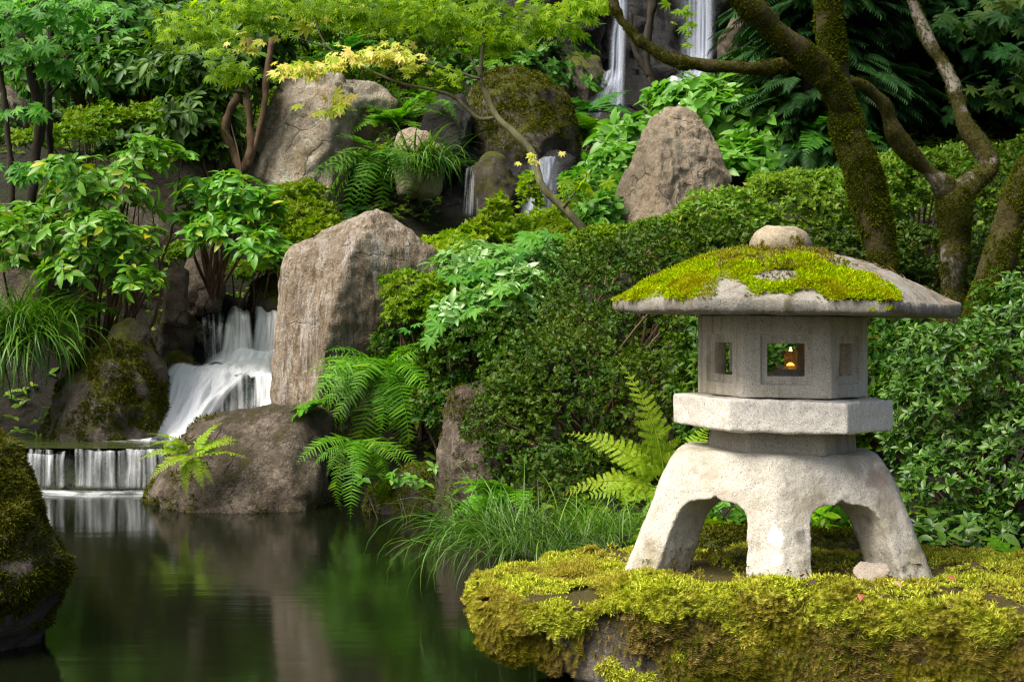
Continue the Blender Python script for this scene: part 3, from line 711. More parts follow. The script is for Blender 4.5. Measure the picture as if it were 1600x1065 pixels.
# base: a flared four-legged stand with ogee openings
SQ = .72
HV = ROT-math.pi/2                                 # one leg faces the camera, six legs in all
def base_solid():
    zt, zb = LZ(700), LZ(893)
    H = zt-zb
    prof = [(129, 1.0), (160, .998), (174, .97), (183, .92), (194, .84), (207, .72), (236, .38), (268, 0.0)]
    nt_ = 120; a = np.linspace(0, 2*math.pi, nt_, endpoint=False)
    m = ((a-HV) % (math.pi/3))-math.pi/6
    sh = .15+.85*math.cos(math.pi/6)/np.cos(m)
    rr = [np.column_stack([LX-6*U+r*U*np.cos(a)*sh, LY+r*U*np.sin(a)*SQ*sh, np.full(nt_, zb+H*f)]) for r, f in prof]
    V = np.vstack(rr+[[[LX-6*U, LY, zt]], [[LX-6*U, LY, zb]]]); n = len(rr)
    i = np.arange(n-1)[:,None]*nt_; j = np.arange(nt_)[None]; k = (j+1) % nt_
    q = np.stack([i+j, i+nt_+j, i+nt_+k, i+k], -1).reshape(-1,4); T = np.vstack([q[:,[0,1,2]], q[:,[0,2,3]]])
    jj = np.arange(nt_); kk = (jj+1) % nt_
    T = np.vstack([T, np.column_stack([jj, kk, jj*0+len(V)-2]), np.column_stack([(n-1)*nt_+kk, (n-1)*nt_+jj, jj*0+len(V)-1])])
    return V, T, zt, zb
def tunnel(ang, zt, zb):
    """an arched prism with a small cusp, cut right through the stand between two pairs of legs"""
    H = zt-zb
    half = [(.160, zb-.12), (.146, zb), (.118, zb+H*.42), (.110, zb+H*.50), (.098, zb+H*.565), (.078, zb+H*.605), (.05, zb+H*.622), (.018, zb+H*.628), (.008, zb+H*.645), (0, zb+H*.675)]
    prof = [(w, z) for w, z in half]+[(-w, z) for w, z in half[-2::-1]]
    n = len(prof); dx, dy = math.cos(ang), math.sin(ang); sx, sy = -dy, dx
    V = [(LX-6*U+dx*L+sx*w, LY+(dy*L+sy*w)*SQ, z) for L in (-.8, .8) for w, z in prof]
    bm = bmesh.new(); vs = [bm.verts.new(v) for v in V]
    bm.faces.new([vs[i] for i in range(n)]); bm.faces.new([vs[n+i] for i in range(n)][::-1])
    for i in range(n): bm.faces.new([vs[i], vs[n+i], vs[n+(i+1) % n], vs[(i+1) % n]][::-1])
    bmesh.ops.recalc_face_normals(bm, faces=bm.faces)
    me = bpy.data.meshes.new('cut'); bm.to_mesh(me); bm.free()
    o = bpy.data.objects.new('cut', me); COL.objects.link(o); return o
Vs, Ts, zt, zb = base_solid()
bm = bmesh.new(); me = new_mesh('t', Vs, Ts, None, False); bm.from_mesh(me); bmesh.ops.recalc_face_normals(bm, faces=bm.faces); bm.to_mesh(me); bm.free()
Ts2 = np.empty(len(me.polygons)*3, np.int32); me.polygons.foreach_get('vertices', Ts2); Ts = Ts2.reshape(-1,3)
cuts = [tunnel(HV+math.pi/6+k*math.pi/3, zt, zb) for k in range(3)]
Vs, Ts = evaluated(Vs, Ts, [('BOOLEAN', dict(operation='DIFFERENCE', object=c, solver='EXACT')) for c in cuts]+[
     ('REMESH', dict(mode='VOXEL', voxel_size=.0042)), ('SMOOTH', dict(factor=.5, iterations=12))])
for c in cuts: bpy.data.objects.remove(c)
Nb = vnormals(Vs, Ts)
rc = unit(np.column_stack([Vs[:,0]-LX, (Vs[:,1]-LY), np.zeros(len(Vs))]))
inner = np.clip(-(Nb*rc).sum(1)-.25, 0, 1)*(Vs[:,2] < zt-.04)
Vs = Vs+Nb*(.002*fbm(Vs*30, 3, 3)+.0025*fbm(Vs*8, 3, 5)+inner*.006*fbm(Vs*np.array([18,18,26]), 3, 7))[:,None]
Vs[:,2] += (Vs[:,0]-LX)*-.026
lz0 = np.array(lan.location)
def lspot(px, py, d): return P(px, py, d)-lz0
base = part('base', Vs, Ts, granite_mat('base_granite', (.50,.47,.40), stain=.6, spots=[
    (lspot(1213,832,3.78), .038, (.66,.65,.61), .3), (lspot(1216,872,3.76), .026, (.64,.63,.59), .3),
    (lspot(1254,836,3.78), .042, (.10,.095,.085), .8), (lspot(1368,745,3.93), .075, (.22,.17,.14), .9), (lspot(1105,735,3.92), .06, (.36,.32,.24), .9), (lspot(1010,870,3.93), .075, (.20,.17,.10), .9), (lspot(1420,872,3.93), .075, (.22,.19,.11), .9), (lspot(1265,880,3.76), .05, (.24,.21,.13), .9), (lspot(1330,710,3.95), .08, (.33,.29,.22), .9)]), lan)
for kw in (dict(n=260, wfn=lambda C, Nn: (C[:,2] < zb+.10+.05*fbm(C*12,2,3))*np.clip(-(C[:,0]-LX)*3, 0, 1), size=.010, mat=LM['moss_dry']),
           dict(n=120, wfn=lambda C, Nn: (C[:,2] < zb+.07)*(C[:,1] < LY-.2)*1.0, size=.011, mat=LM['moss_dry'])):
    mosscover(base, Vs, Ts, name='dry_moss', **kw)

# candle in its glass, standing on the floor of the light box
cx, cy, cz = (1233-800)*U, LY-.02, LZ(572)
can = thing('candle', (cx, cy, cz-.0), 'lit amber candle in a small clear glass inside the lantern window', 'candle')
def lathe(prof, x, y, n=28):
    a = np.linspace(0, 2*math.pi, n, endpoint=False); rows = [np.column_stack([x+r*np.cos(a), y+r*np.sin(a), np.full(n, z)]) for r, z in prof]
    V = np.vstack(rows); i = np.arange(len(prof)-1)[:,None]*n; j = np.arange(n)[None]; k = (j+1) % n
    q = np.stack([i+j, i+k, i+n+k, i+n+j], -1).reshape(-1,4); return V, np.vstack([q[:,[0,1,2]], q[:,[0,2,3]]])
V, T = lathe([(.0005,cz-.006),(.017,cz-.006),(.0195,cz+.045),(.0185,cz+.045),(.016,cz+.001),(.0005,cz+.001)], cx, cy)
part('glass', V, T, plain_mat('candle_glass', (.95,.93,.85), .05, trans=.95), can)
V, T = lathe([(.0005,cz+.003),(.0155,cz+.003),(.0178,cz+.034),(.012,cz+.0345),(.0005,cz+.034)], cx, cy)
part('wax', V, T, plain_mat('candle_wax', (.85,.45,.10), .5, emit=(1.0,.42,.06), es=2.4), can)
V, T = lathe([(.0004,cz+.034),(.0045,cz+.037),(.0055,cz+.041),(.003,cz+.049),(.0004,cz+.056)], cx, cy, 12)
part('flame', V, T, plain_mat('candle_flame', (1,.7,.3), .5, emit=(1.0,.62,.22), es=16), can)
# stand for the candle: a low stone block on the floor of the light box
V, T = lathe([(.0005,zb0+.001),(.05,zb0+.001),(.048,cz-.007),(.0005,cz-.007)], cx, cy, 20)
part('candle_pedestal', V, T, granite_mat('pedestal_granite', (.35,.33,.28)), lan)

# ================================================================== mossy slab carrying the lantern
def W3(x, y, z): return np.array([x, y, z])
zs = LZ(885)
front_y = 3.62
h1 = [W3(-.07,3.86,zs-.05),W3(-.10,4.0,zs-.02),W3(-.05,4.22,zs-.02),W3(.35,4.5,zs-.02),W3(1.2,4.56,zs-.01),W3(2.1,4.5,zs-.02),W3(2.4,3.9,zs-.02),W3(2.2,3.50,zs-.06),W3(1.45,3.52,zs-.05),W3(1.0,3.62,zs-.03),W3(.75,3.66,zs-.0),W3(.4,3.72,zs-.05),W3(.05,3.78,zs-.06),
      W3(-.08,3.85,zs-.15),W3(-.06,4.2,zs-.2),W3(.14,3.76,zs-.20),W3(.3,3.70,zs-.28),W3(.9,3.58,zs-.34),W3(1.6,3.44,zs-.38),W3(2.3,3.6,zs-.4),W3(2.2,4.5,zs-.4),W3(.4,4.6,zs-.3)]
h2 = [W3(.17,3.95,zs-.2),W3(.18,3.82,zs-.33),W3(2.3,3.55,zs-.4),W3(2.3,4.4,zs-.5),W3(.3,4.3,zs-.5),W3(.15,3.86,-.3),W3(.2,4.3,-.3),W3(2.3,4.4,-.3),W3(2.2,3.6,-.3)]
Vq, Tq = rock_shape([h1, h2], .018, 3, .022, 5.0, 3, .3)
Vq[:,2] += .035*np.exp(-(((Vq[:,0]-LX-.0)/.28)**2+((Vq[:,1]-3.70)/.07)**2))*(Vq[:,2] > zs-.2)
slab = thing('mossy_slab', (.9, 4.0, -.3), 'big flat slab thick with yellow moss under the lantern at the water', 'rock')
part('stone', Vq, Tq, M['slab'], slab)
def topw(C, Nn):
    near = np.clip((4.55-C[:,1]), 0, 1)
    foot = np.hypot(C[:,0]-LX+.0, (C[:,1]-LY)) < .40
    vis = (C[:,1] < 4.6) & (C[:,0] < 1.9)
    w = (Nn[:,2] > .25)*vis*(fbm(C*5, 3, 7) > -.55)
    lean = np.where((C[:,0] > .95+.12*fbm(C*4,2,9)) & (C[:,1] > 3.62), .35, 1.0)
    bare = fbm(C*7+9, 3, 31) > .45
    return w*np.where(foot, .08, 1.0)*lean*np.where(bare, .05, 1)
def lipw(C, Nn):
    return ((C[:,1] < 3.95) | (C[:,0] < .0))*(Nn[:,2] > -.2)*(Nn[:,2] < .75)*(C[:,2] > zs-.10+.11*fbm(C*4, 3, 3))*(C[:,0] < 1.9)*np.where(fbm(C*6+3, 3, 17) > .42, .05, 1.0)
def sidew(C, Nn):
    return (C[:,2] > .1)*(Nn[:,2] < .4)*((C[:,1] < 3.95) | (C[:,0] < .05))*(C[:,0] < 1.9)*np.where(fbm(C*4+3, 3, 27) > .28, .03, 1.0)
def tuft(V, T, n, wfn, size, mat, name, tpl, down, lift, lead, jit=.3, fwd=-.15):
    p, nn = sample(V, T, n, wfn)
    d = unit(nn*lift+np.array([0, fwd, -down])+rng.normal(0, jit, p.shape))
    s = size*(.55+.9*rng.random(n))*(.75+.6*np.clip(fbm(p*12, 2, 5)+.4, 0, 1))
    puff = (np.clip(fbm(p*8, 3, 12)+.35, 0, 1)+.8*np.clip(fbm(p*26, 2, 22), -.2, 1))*lead
    Vm, Tm = scatter(tpl, p+nn*puff[:,None]-nn*.004, frames(d, unit(nn+rng.normal(0, .5, p.shape))), s)
    part(name, Vm, Tm, mat, slab, kind='stuff')
tuft(Vq, Tq, 62000, topw, .0135, LM['moss'], 'moss', SPRIG, .0, 1.0, .016, .5)
tuft(Vq, Tq, 24000, lipw, .024, LM['moss'], 'hanging_moss', FEATHER, .7, .9, .020)
tuft(Vq, Tq, 26000, sidew, .026, LM['moss_dry'], 'dry_moss', FEATHER, 1.2, .5, .010)
tuft(Vq, Tq, 3500, lambda C, Nn: sidew(C, Nn)*(fbm(C*5, 3, 51) > .05), .026, LM['moss_olive'], 'hanging_moss', FEATHER, 1.1, .6, .014)
tuft(Vq, Tq, 6500, lambda C, Nn: topw(C, Nn)*((C[:,0] > .75) | (fbm(C*6, 3, 61) > .2))*(C[:,1] > 3.55), .013, LM['moss_dry'], 'dry_moss', SPRIG, .0, 1.0, .010, .5)
needles(Vq, Tq, 420, lambda C, Nn: (Nn[:,2] > .3)*(C[:,1] < 4.4)*(C[:,0] < 1.8)*np.where(C[:,0] > .8, 1.0, .25), slab, .028)
# stone chip under the right foot
V, T = rock_shape([[P(1330,890,3.80),P(1345,876,3.83),P(1385,878,3.83),P(1396,892,3.79),P(1370,914,3.76),P(1338,908,3.77),P(1362,884,3.9)]], .006, 2, .004, 20, 5)
solo('stone_chip', V, T, granite_mat('chip_granite', (.34,.29,.23), stain=.7), 'small pale broken stone lying beside the right foot of the lantern', 'stone')
# long mossy kerb stone behind the feet
V, T = rock_shape([silrock(4.62, .35, [(1040,838),(1060,826),(1200,826),(1340,832),(1360,845),(1360,905),(1040,905)], [(1050,850,-.1),(1200,846,-.12),(1340,850,-.1),(1050,900,-.12),(1340,900,-.12)])], .02, 3, .012, 6, 4)
o = thing('kerb_stone', V.mean(0)*[1,1,0]+[0,0,V[:,2].min()], 'long low dark mossy stone lying behind the lantern feet', 'rock')
part('stone', V, T, M['mossy'], o); mosscover(o, V, T, 2600, lambda C, Nn: np.clip(Nn[:,2]-.1, 0, 1)+.1*(Nn[:,1] < -.3), .022, LM['moss_olive'])

# ================================================================== rocks
rock('big', 'boulder', 'tall streaked boulder standing beside the left cascade above the pond', [
  silrock(9.1, .75, [(427,560),(425,620),(452,640),(560,650),(650,600),(695,430),(683,392),(640,365),(588,322),(545,340),(455,385),(441,420),(436,480)],
   [(575,345,-.2),(556,375,-.38),(530,440,-.52),(512,520,-.58),(500,600,-.60),(494,640,-.58),(462,395,-.16),(448,500,-.22),(438,610,-.24),(600,350,-.1),(660,385,-.05)], back=.8)],
  M['big'], .022, 1, .016, 4.0, 5, .6, strata=((.5,-.3,.35), 5.0, .012))
rock('fernrock', 'boulder', 'rounded brown boulder at the water edge with a bright fern on its face', [
  silrock(8.15, .8, [(222,775),(240,740),(300,660),(345,640),(420,632),(500,640),(518,655),(520,790),(380,812),(230,800)],
   [(320,668,-.15),(400,652,-.12),(250,765,-.35),(300,800,-.5),(400,800,-.55),(480,800,-.45),(470,665,-.2),(340,720,-.4),(440,720,-.42)], back=.85)],
  M['grey'], .026, 3, .028, 3.5, 12, .4, moss=[dict(n=2600, wfn=lambda C, Nn: (proj(C)[0] < 330+40*fbm(C*6,2,1))*np.clip(Nn[:,2]+.25, 0, 1)*(fbm(C*6,3,4) > -.2)*1.0+.8*(C[:,2] < .07), size=.028, mat=LM['moss_olive'])])
rock('leftmossy', 'boulder', 'dark mossy boulder left of the cascade foot', [
  silrock(9.75, .7, [(75,665),(68,690),(255,690),(262,640),(250,560),(236,505),(205,490),(180,500),(135,560),(115,580)],
   [(165,545,-.25),(120,600,-.25),(100,680,-.4),(180,685,-.5),(240,680,-.3),(225,600,-.3),(160,600,-.45)])],
  M['mossy'], .026, 3, .04, 3.5, 21, .4, moss=[dict(n=13000, wfn=lambda C, Nn: ((fbm(C*4,3,2) > -.28) & (proj(C)[1] > 530))*np.clip(.6-Nn[:,1]*.6, .05, 1), size=.024, mat=LM['moss_bark'], down=.6)])
rock('edge', 'boulder', 'mossy boulder at the left edge of the picture leaning over the pond', [
  [P(-190,640,4.7),P(-10,672,4.7),P(20,700,4.65),P(60,780,4.6),P(100,850,4.55),P(112,880,4.5),P(108,900,4.5),P(60,940,4.5),P(30,985,4.5),P(-10,1000,4.45),P(-220,1010,4.4),P(-60,700,4.35),P(10,800,4.3),P(40,900,4.3),P(-60,960,4.2),P(-150,640,5.2),P(40,820,5.1),P(0,960,5.1),P(-200,1000,5.1)],
  [P(-200,980,4.3),P(5,985,4.5),P(-15,1110,4.5),P(-200,1110,4.3),P(-200,1100,5),P(-10,1100,5)]],
  M['mossy'], .016, 3, .022, 6, 31, .5, moss=[dict(n=30000, wfn=lambda C, Nn: ((fbm(C*7,3,2) > -.42) & (C[:,2] > .06))*np.clip(.75-Nn[:,1]*.5, .05, 1), size=.016, mat=LM['moss_olive'], down=.6)])
rock('shore', 'rock', 'brown split rock rising from the pond edge beneath the dark azalea', [
  silrock(7.5, .5, [(678,800),(684,700),(706,615),(725,602),(785,602),(800,640),(800,810)], [(712,640,-.15),(760,625,-.1),(705,790,-.25),(770,800,-.25)])],
  M['grey'], .02, 1, .025, 4, 41, .6, moss=[dict(n=1500, wfn=up_noise(.0, 6, -.2, 3), size=.02, mat=LM['moss_bark'])])
rock('shore2', 'rock', 'low mossy rock along the waterline under the hanging fern', [
  silrock(7.75, .5, [(568,800),(574,765),(610,745),(640,725),(680,728),(692,760),(700,812),(568,812)], [(600,790,-.2),(650,760,-.2),(690,800,-.2),(620,810,-.25)])],
  M['mossy'], .02, 3, .025, 5, 42, .4, moss=[dict(n=2600, wfn=up_noise(.0, 6, -.3, 3), size=.025, mat=LM['moss_olive'])])
rock('upper', 'boulder', 'large pale grey boulder with a tan broken top below the golden maple leaves', [
  silrock(12.6, 1.1, [(378,275),(400,220),(440,140),(462,112),(500,105),(528,112),(560,160),(556,190),(540,240),(530,300),(528,345),(400,345)],
    [(455,160,-.25),(520,170,-.35),(500,240,-.45),(420,270,-.35),(520,330,-.4),(430,335,-.45),(480,120,-.1)]),
  silrock(12.9, .8, [(500,150),(535,118),(590,130),(622,160),(600,200),(540,240)], [(560,150,-.15)])],
  M['pale'], .03, 1, .035, 3.0, 51, .3, strata=((.3,-.4,.7), 3.2, .03))
rock('midtan', 'rock', 'small smooth tan rock behind the sword fern', [
  silrock(12.4, .5, [(612,240),(622,205),(640,196),(670,205),(695,240),(690,275),(620,275)], [(650,225,-.15),(640,260,-.2)])],
  M['tan'], .03, 3, .025, 4, 52, .3)
rock('middark', 'rock', 'dark brown squarish rock left of the mossy round boulder', [
  silrock(13.4, .7, [(655,205),(664,165),(690,145),(722,150),(740,170),(735,235),(660,235)], [(690,175,-.2),(720,190,-.2),(675,225,-.3),(725,225,-.3)])],
  M['cliff'], .032, 1, .035, 3.4, 53, .4)
rock('round', 'boulder', 'round dark boulder capped with moss behind the thin bent branch', [
  silrock(13.9, 1.0, [(725,180),(735,135),(770,108),(800,104),(845,118),(885,150),(905,215),(895,240),(735,240)], [(760,130,-.2),(830,140,-.3),(870,200,-.4),(760,225,-.45),(840,235,-.5)])],
  M['mossy'], .034, 3, .04, 3, 54, .4, moss=[dict(n=12000, wfn=lambda C, Nn: (Nn[:,2] > .12+.25*fbm(C*3,3,2))*1.0, size=.03, mat=LM['moss_olive'])])
rock('stream', 'rock', 'wet greenish rock in the middle of the little stream fall', [
  silrock(13.1, .5, [(735,300),(740,255),(765,238),(790,248),(808,290),(800,335),(745,335)], [(765,260,-.15),(770,320,-.25),(795,310,-.15)])],
  M['mossy'], .03, 3, .03, 4, 55, .4)
rock('pyramid', 'boulder', 'tan pointed boulder rising above the clipped azalea', [
  silrock(10.9, .8, [(938,350),(960,312),(985,262),(1008,205),(1020,180),(1040,168),(1074,171),(1103,195),(1122,235),(1144,275),(1138,310),(1000,385),(932,372)],
   [(1036,185,-.15),(1030,240,-.42),(1024,300,-.60),(1040,370,-.68),(1085,215,-.12),(1112,290,-.22),(985,300,-.28),(965,365,-.35)], back=.7)],
  M['tan'], .020, 1, .018, 4.5, 61, .8, strata=((.7,-.2,.5), 4.0, .014))
rock('ledge', 'boulder', 'buff weathered ledge rock at the left edge beside the fern', [silrock(11.3, .7, [(-60,345),(0,332),(70,332),(95,345),(90,480),(60,560),(-60,560)], [(0,350,-.25),(70,352,-.2),(0,480,-.35),(60,470,-.3),(0,550,-.4)])], M['pink'], .035, 2, .035, 3, 62, .4)
rock('bank', 'boulder', 'broad pinkish rock face behind the rhododendron', [silrock(12.4, .8, [(150,240),(230,222),(330,240),(345,275),(330,400),(170,420)], [(200,255,-.2),(300,265,-.2),(230,350,-.35),(310,370,-.3)])], M['pink'], .04, 2, .04, 2.6, 63, .4)
rock('block', 'rock', 'small square buff block among the rhododendron stems', [silrock(10.6, .3, [(252,470),(256,425),(275,416),(294,422),(294,468)], [(262,430,-.08),(288,432,-.08),(290,465,-.1),(258,466,-.1)])], M['pink'], .016, 1, .012, 6, 64, .3)
rock('block2', 'rock', 'brown leaning rock behind the small buff block', [silrock(11.0, .4, [(285,440),(300,385),(330,372),(350,400),(350,450),(300,460)], [(310,400,-.1),(335,440,-.15)])], M['pink'], .02, 2, .02, 5, 65, .4)
rock('lipmoss', 'rock', 'small moss-topped rock at the lip of the left cascade', [silrock(11.3, .4, [(386,476),(392,440),(415,428),(440,432),(450,478)], [(410,445,-.1),(440,470,-.15),(395,470,-.15)])], M['mossy'], .018, 2, .015, 5, 66, .4, moss=[dict(n=1400, wfn=up_noise(.1, 6, -.4, 3), size=.03, mat=LM['moss_olive'])])
rock('leftback', 'boulder', 'flat tan boulder in shade behind the thin maple stems', [silrock(15, .9, [(115,195),(130,172),(180,164),(215,172),(225,200),(215,215),(120,215)], [(150,185,-.3),(200,190,-.3)])], M['pink'], .035, 2, .035, 3, 67, .4)
rock('leftback2', 'boulder', 'sloping brown boulder behind the leftmost stem', [silrock(15, .9, [(-20,215),(-10,140),(20,132),(50,170),(65,215)], [(20,160,-.3)])], M['pink'], .04, 2, .04, 3, 68, .4)
rock('leftback3', 'boulder', 'high tan boulder showing between the maple stems near the top', [silrock(17, 1, [(20,115),(28,45),(45,30),(70,35),(98,75),(100,115)], [(55,60,-.3)])], M['pink'], .04, 2, .04, 3, 69, .4)
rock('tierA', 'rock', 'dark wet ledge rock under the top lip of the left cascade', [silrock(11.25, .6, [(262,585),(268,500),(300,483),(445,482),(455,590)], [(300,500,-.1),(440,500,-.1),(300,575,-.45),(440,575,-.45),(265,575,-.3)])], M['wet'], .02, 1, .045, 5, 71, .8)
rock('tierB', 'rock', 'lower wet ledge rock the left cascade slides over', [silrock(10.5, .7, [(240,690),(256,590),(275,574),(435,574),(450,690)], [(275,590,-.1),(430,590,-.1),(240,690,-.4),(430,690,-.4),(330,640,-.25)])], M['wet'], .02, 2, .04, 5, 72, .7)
rock('green', 'rock', 'glossy green-grey rock under the thin veil of the left cascade', [silrock(10.2, .4, [(345,665),(350,610),(358,590),(372,584),(392,588),(398,605),(400,680)], [(362,600,-.06),(385,600,-.06),(355,650,-.15),(388,650,-.15)])], M['green'], .014, 1, .02, 7, 73, .6)
rock('darkleft', 'rock', 'small dark mossy rock left of the cascade lip', [silrock(10.8, .4, [(238,545),(245,500),(270,486),(296,490),(305,520),(300,545)], [(260,505,-.15),(285,520,-.15)])], M['mossy'], .02, 2, .025, 5, 74, .5, moss=[dict(n=900, wfn=up_noise(.0, 6, -.3, 3), size=.03, mat=LM['moss_olive'])])
rock('darkleft2', 'rock', 'squat mossy rock between the dark mossy boulder and the cascade', [silrock(10.55, .4, [(250,600),(258,560),(280,548),(306,556),(312,600)], [(275,565,-.12),(300,580,-.12)])], M['mossy'], .02, 2, .025, 5, 77, .5, moss=[dict(n=900, wfn=up_noise(.0, 6, -.3, 3), size=.026, mat=LM['moss_olive'])])
rock('weir', 'rock', 'low dark mossy rock step under the small weir', [[P(20,712,8.86),P(140,709,8.80),P(262,707,8.86),P(20,775,8.80),P(140,775,8.74),P(262,775,8.80),P(20,712,9.1),P(262,707,9.1),P(20,775,9.1),P(262,775,9.1)]], M['weirstone'], .016, 2, .022, 7, 75, .6)
rock('poolstone', 'rock', 'small dark stone breaking the pool at the cascade foot', [silrock(9.35, .2, [(225,692),(240,680),(262,680),(272,692)], [(245,684,-.1)])], M['green'], .012, 2, .008, 9, 76, .4)
# cliff round the upper falls
rock('cliffA', 'cliff_rock', 'tall dark cliff rock left of the upper waterfalls', [silrock(17.9, 1.5, [(760,150),(770,-20),(800,-140),(925,-140),(945,0),(945,190),(780,200)], [(800,0,-.4),(900,20,-.3),(890,150,-.5),(800,150,-.6)])], M['cliff'], .06, 1, .10, 1.6, 81, .8, cat='cliff')
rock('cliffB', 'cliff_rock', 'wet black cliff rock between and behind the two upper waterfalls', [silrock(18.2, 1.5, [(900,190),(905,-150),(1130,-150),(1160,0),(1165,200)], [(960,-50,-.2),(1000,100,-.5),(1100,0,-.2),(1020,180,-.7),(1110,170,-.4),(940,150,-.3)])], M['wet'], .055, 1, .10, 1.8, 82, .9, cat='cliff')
rock('cliffC', 'boulder', 'mossy boulder on the cliff left of the thin fall', [silrock(17.1, .8, [(868,165),(872,100),(900,78),(935,85),(948,120),(935,170)], [(900,100,-.25),(920,150,-.3)])], M['mossy'], .035, 2, .045, 3, 83, .4)
rock('cliffD', 'boulder', 'brown boulder high on the cliff under the maple leaves', [silrock(17.0, .8, [(785,95),(795,40),(825,10),(850,20),(868,60),(860,105)], [(820,50,-.3)])], M['brown'], .035, 2, .05, 3, 84, .4)
rock('cliffE', 'boulder', 'grey tilted slab of rock beside the right upper waterfall', [[P(1118,55,16.9),P(1150,20,16.9),P(1172,28,16.9),P(1170,60,16.9),P(1140,88,16.9),P(1125,78,16.9),P(1130,50,16.6),P(1160,35,16.6),P(1145,80,16.6),P(1150,50,17.5),P(1165,90,17.2)]], M['grey'], .03, 1, .035, 3, 85, .4)
rock('cliffF', 'boulder', 'low dark boulder at the foot of the upper falls', [silrock(16.3, .7, [(930,200),(940,170),(985,165),(1010,180),(1015,210)], [(965,180,-.2)])], M['cliff'], .035, 2, .04, 3, 86, .4)
rock('cliffG', 'boulder', 'dark rock ledge right of the upper waterfalls', [silrock(17.3, 1, [(1120,210),(1125,110),(1150,70),(1230,90),(1260,210)], [(1160,120,-.4),(1220,170,-.4)])], M['cliff'], .05, 1, .07, 2.2, 87, .6)
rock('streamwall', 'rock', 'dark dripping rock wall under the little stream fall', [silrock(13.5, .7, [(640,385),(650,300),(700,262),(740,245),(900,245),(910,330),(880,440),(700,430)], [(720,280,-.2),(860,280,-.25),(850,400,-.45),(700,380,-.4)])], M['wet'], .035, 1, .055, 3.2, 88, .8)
rock('streamlip', 'rock', 'moss-covered stones along the top of the little stream fall', [silrock(13.7, .5, [(725,256),(735,232),(790,226),(870,228),(890,256)], [(800,238,-.2)])], M['mossy'], .03, 2, .05, 4, 89, .5)
rock('rightlow', 'rock', 'tan rock half hidden in leaves left of the pointed boulder', [silrock(12, .4, [(915,290),(925,260),(950,240),(965,262),(960,300)], [(940,265,-.12)])], M['pink'], .02, 2, .02, 4, 90, .4)

# ================================================================== falling water
def fall(name, label, layers, group=None):
    """layers: (material, rows of (left px, right px, py, depth)); each is a rippled sheet with its own flow coordinates"""
    o = None; parts_ = []
    for mat, rows, nu, bulge in layers:
        rows = np.array(rows, float); nv = 8*(len(rows)-1)+1
        rr = catmull(rows, nv) if rows.shape[1] == 4 else rows
        L = np.array([P(a, y, d) for a, b, y, d in rr]); R_ = np.array([P(b, y, d) for a, b, y, d in rr])
        u = np.linspace(0, 1, nu); V = L[:,None]*(1-u)[None,:,None]+R_[:,None]*u[None,:,None]
        w = np.linalg.norm(R_-L, axis=1).mean()
        off = bulge*fbm(np.column_stack([np.tile(u, nv)*9*w, np.repeat(np.linspace(0, 1, nv), nu)*1.5, np.full(nu*nv, len(parts_)*3.3)]), 3, len(layers))
        V = V.reshape(-1,3); V[:,1] -= off; V[:,2] += off*.6
        i = np.arange(nv-1)[:,None]*nu; j = np.arange(nu-1)[None]
        T = np.stack([i+j, i+j+1, i+nu+j+1, i+nu+j], -1).reshape(-1,4)
        uv = np.column_stack([np.tile(u, nv), np.repeat(np.linspace(0, 1, nv), nu)])
        parts_.append((V, T, mat, uv))
    A = np.concatenate([p[0] for p in parts_])
    o = thing(name, [A[:,0].mean(), A[:,1].mean(), A[:,2].min()], label, 'waterfall', group)
    for k, (V, T, mat, uv) in enumerate(parts_): part('water_sheet', V, T, mat, o, uv=uv)
    return o
FM = fall_mat('silky_water', .24, .56, 12, .8, .97, .18)
FD = fall_mat('dense_water', .30, .66, 9, 1.4, 1.0, .18, base=.66)
FV = fall_mat('veil_water', .40, .75, 15, .8, .75, .2)
FT = fall_mat('thin_water', .32, .78, 5, .3, .68, .45, col=(.66,.74,.9))
FW = fall_mat('weir_water', .40, .78, 9, .3, .8, .3)
FX = fall_mat('weir_strands', .48, .74, 30, .3, .6, .04)
fall('waterfall', 'white silky cascade spreading over dark ledges beside the tall boulder', [
 (FM, [(398,444,482,11.22),(399,444,490,11.02),(392,444,530,10.82),(384,440,580,10.64)], 50, .05),
 (FM, [(352,392,483,11.22),(352,392,492,11.0),(346,398,532,10.80),(338,402,580,10.62)], 50, .05),
 (FV, [(312,350,486,11.2),(314,352,500,11.0),(318,350,540,10.8),(322,352,578,10.64)], 40, .05),
 (FD, [(345,441,548,10.74),(320,440,566,10.62),(290,436,578,10.36),(285,432,592,10.22)], 60, .04),
 (FD, [(330,400,570,10.5),(312,385,590,10.12),(290,352,625,9.95),(262,330,660,9.78),(215,306,688,9.5)], 60, .04),
 (FD, [(268,372,570,10.48),(254,350,588,10.16),(252,334,610,9.98),(248,318,640,9.84),(232,308,664,9.68),(205,300,682,9.50),(170,296,690,9.30)], 70, .05),
 (FV, [(300,434,576,10.20),(302,432,590,9.98),(304,430,640,9.84),(300,426,690,9.70)], 70, .03),
 (FM, [(395,432,582,10.1),(398,432,590,9.95),(400,430,660,9.85)], 24, .02)])
fall('waterfall', 'low curtain of water over the small weir into the pond', [
 (FX, [(38,260,701,8.80),(36,262,706,8.70),(34,264,730,8.66),(32,266,764,8.64)], 120, .02),
 (FW, [(36,104,709,8.72),(34,104,715,8.64),(32,106,763,8.60)], 50, .02),
 (FW, [(130,200,704,8.72),(128,200,710,8.66),(126,202,764,8.62)], 50, .02),
 (FW, [(190,264,702,8.70),(188,266,709,8.64),(184,270,765,8.57)], 50, .02)])
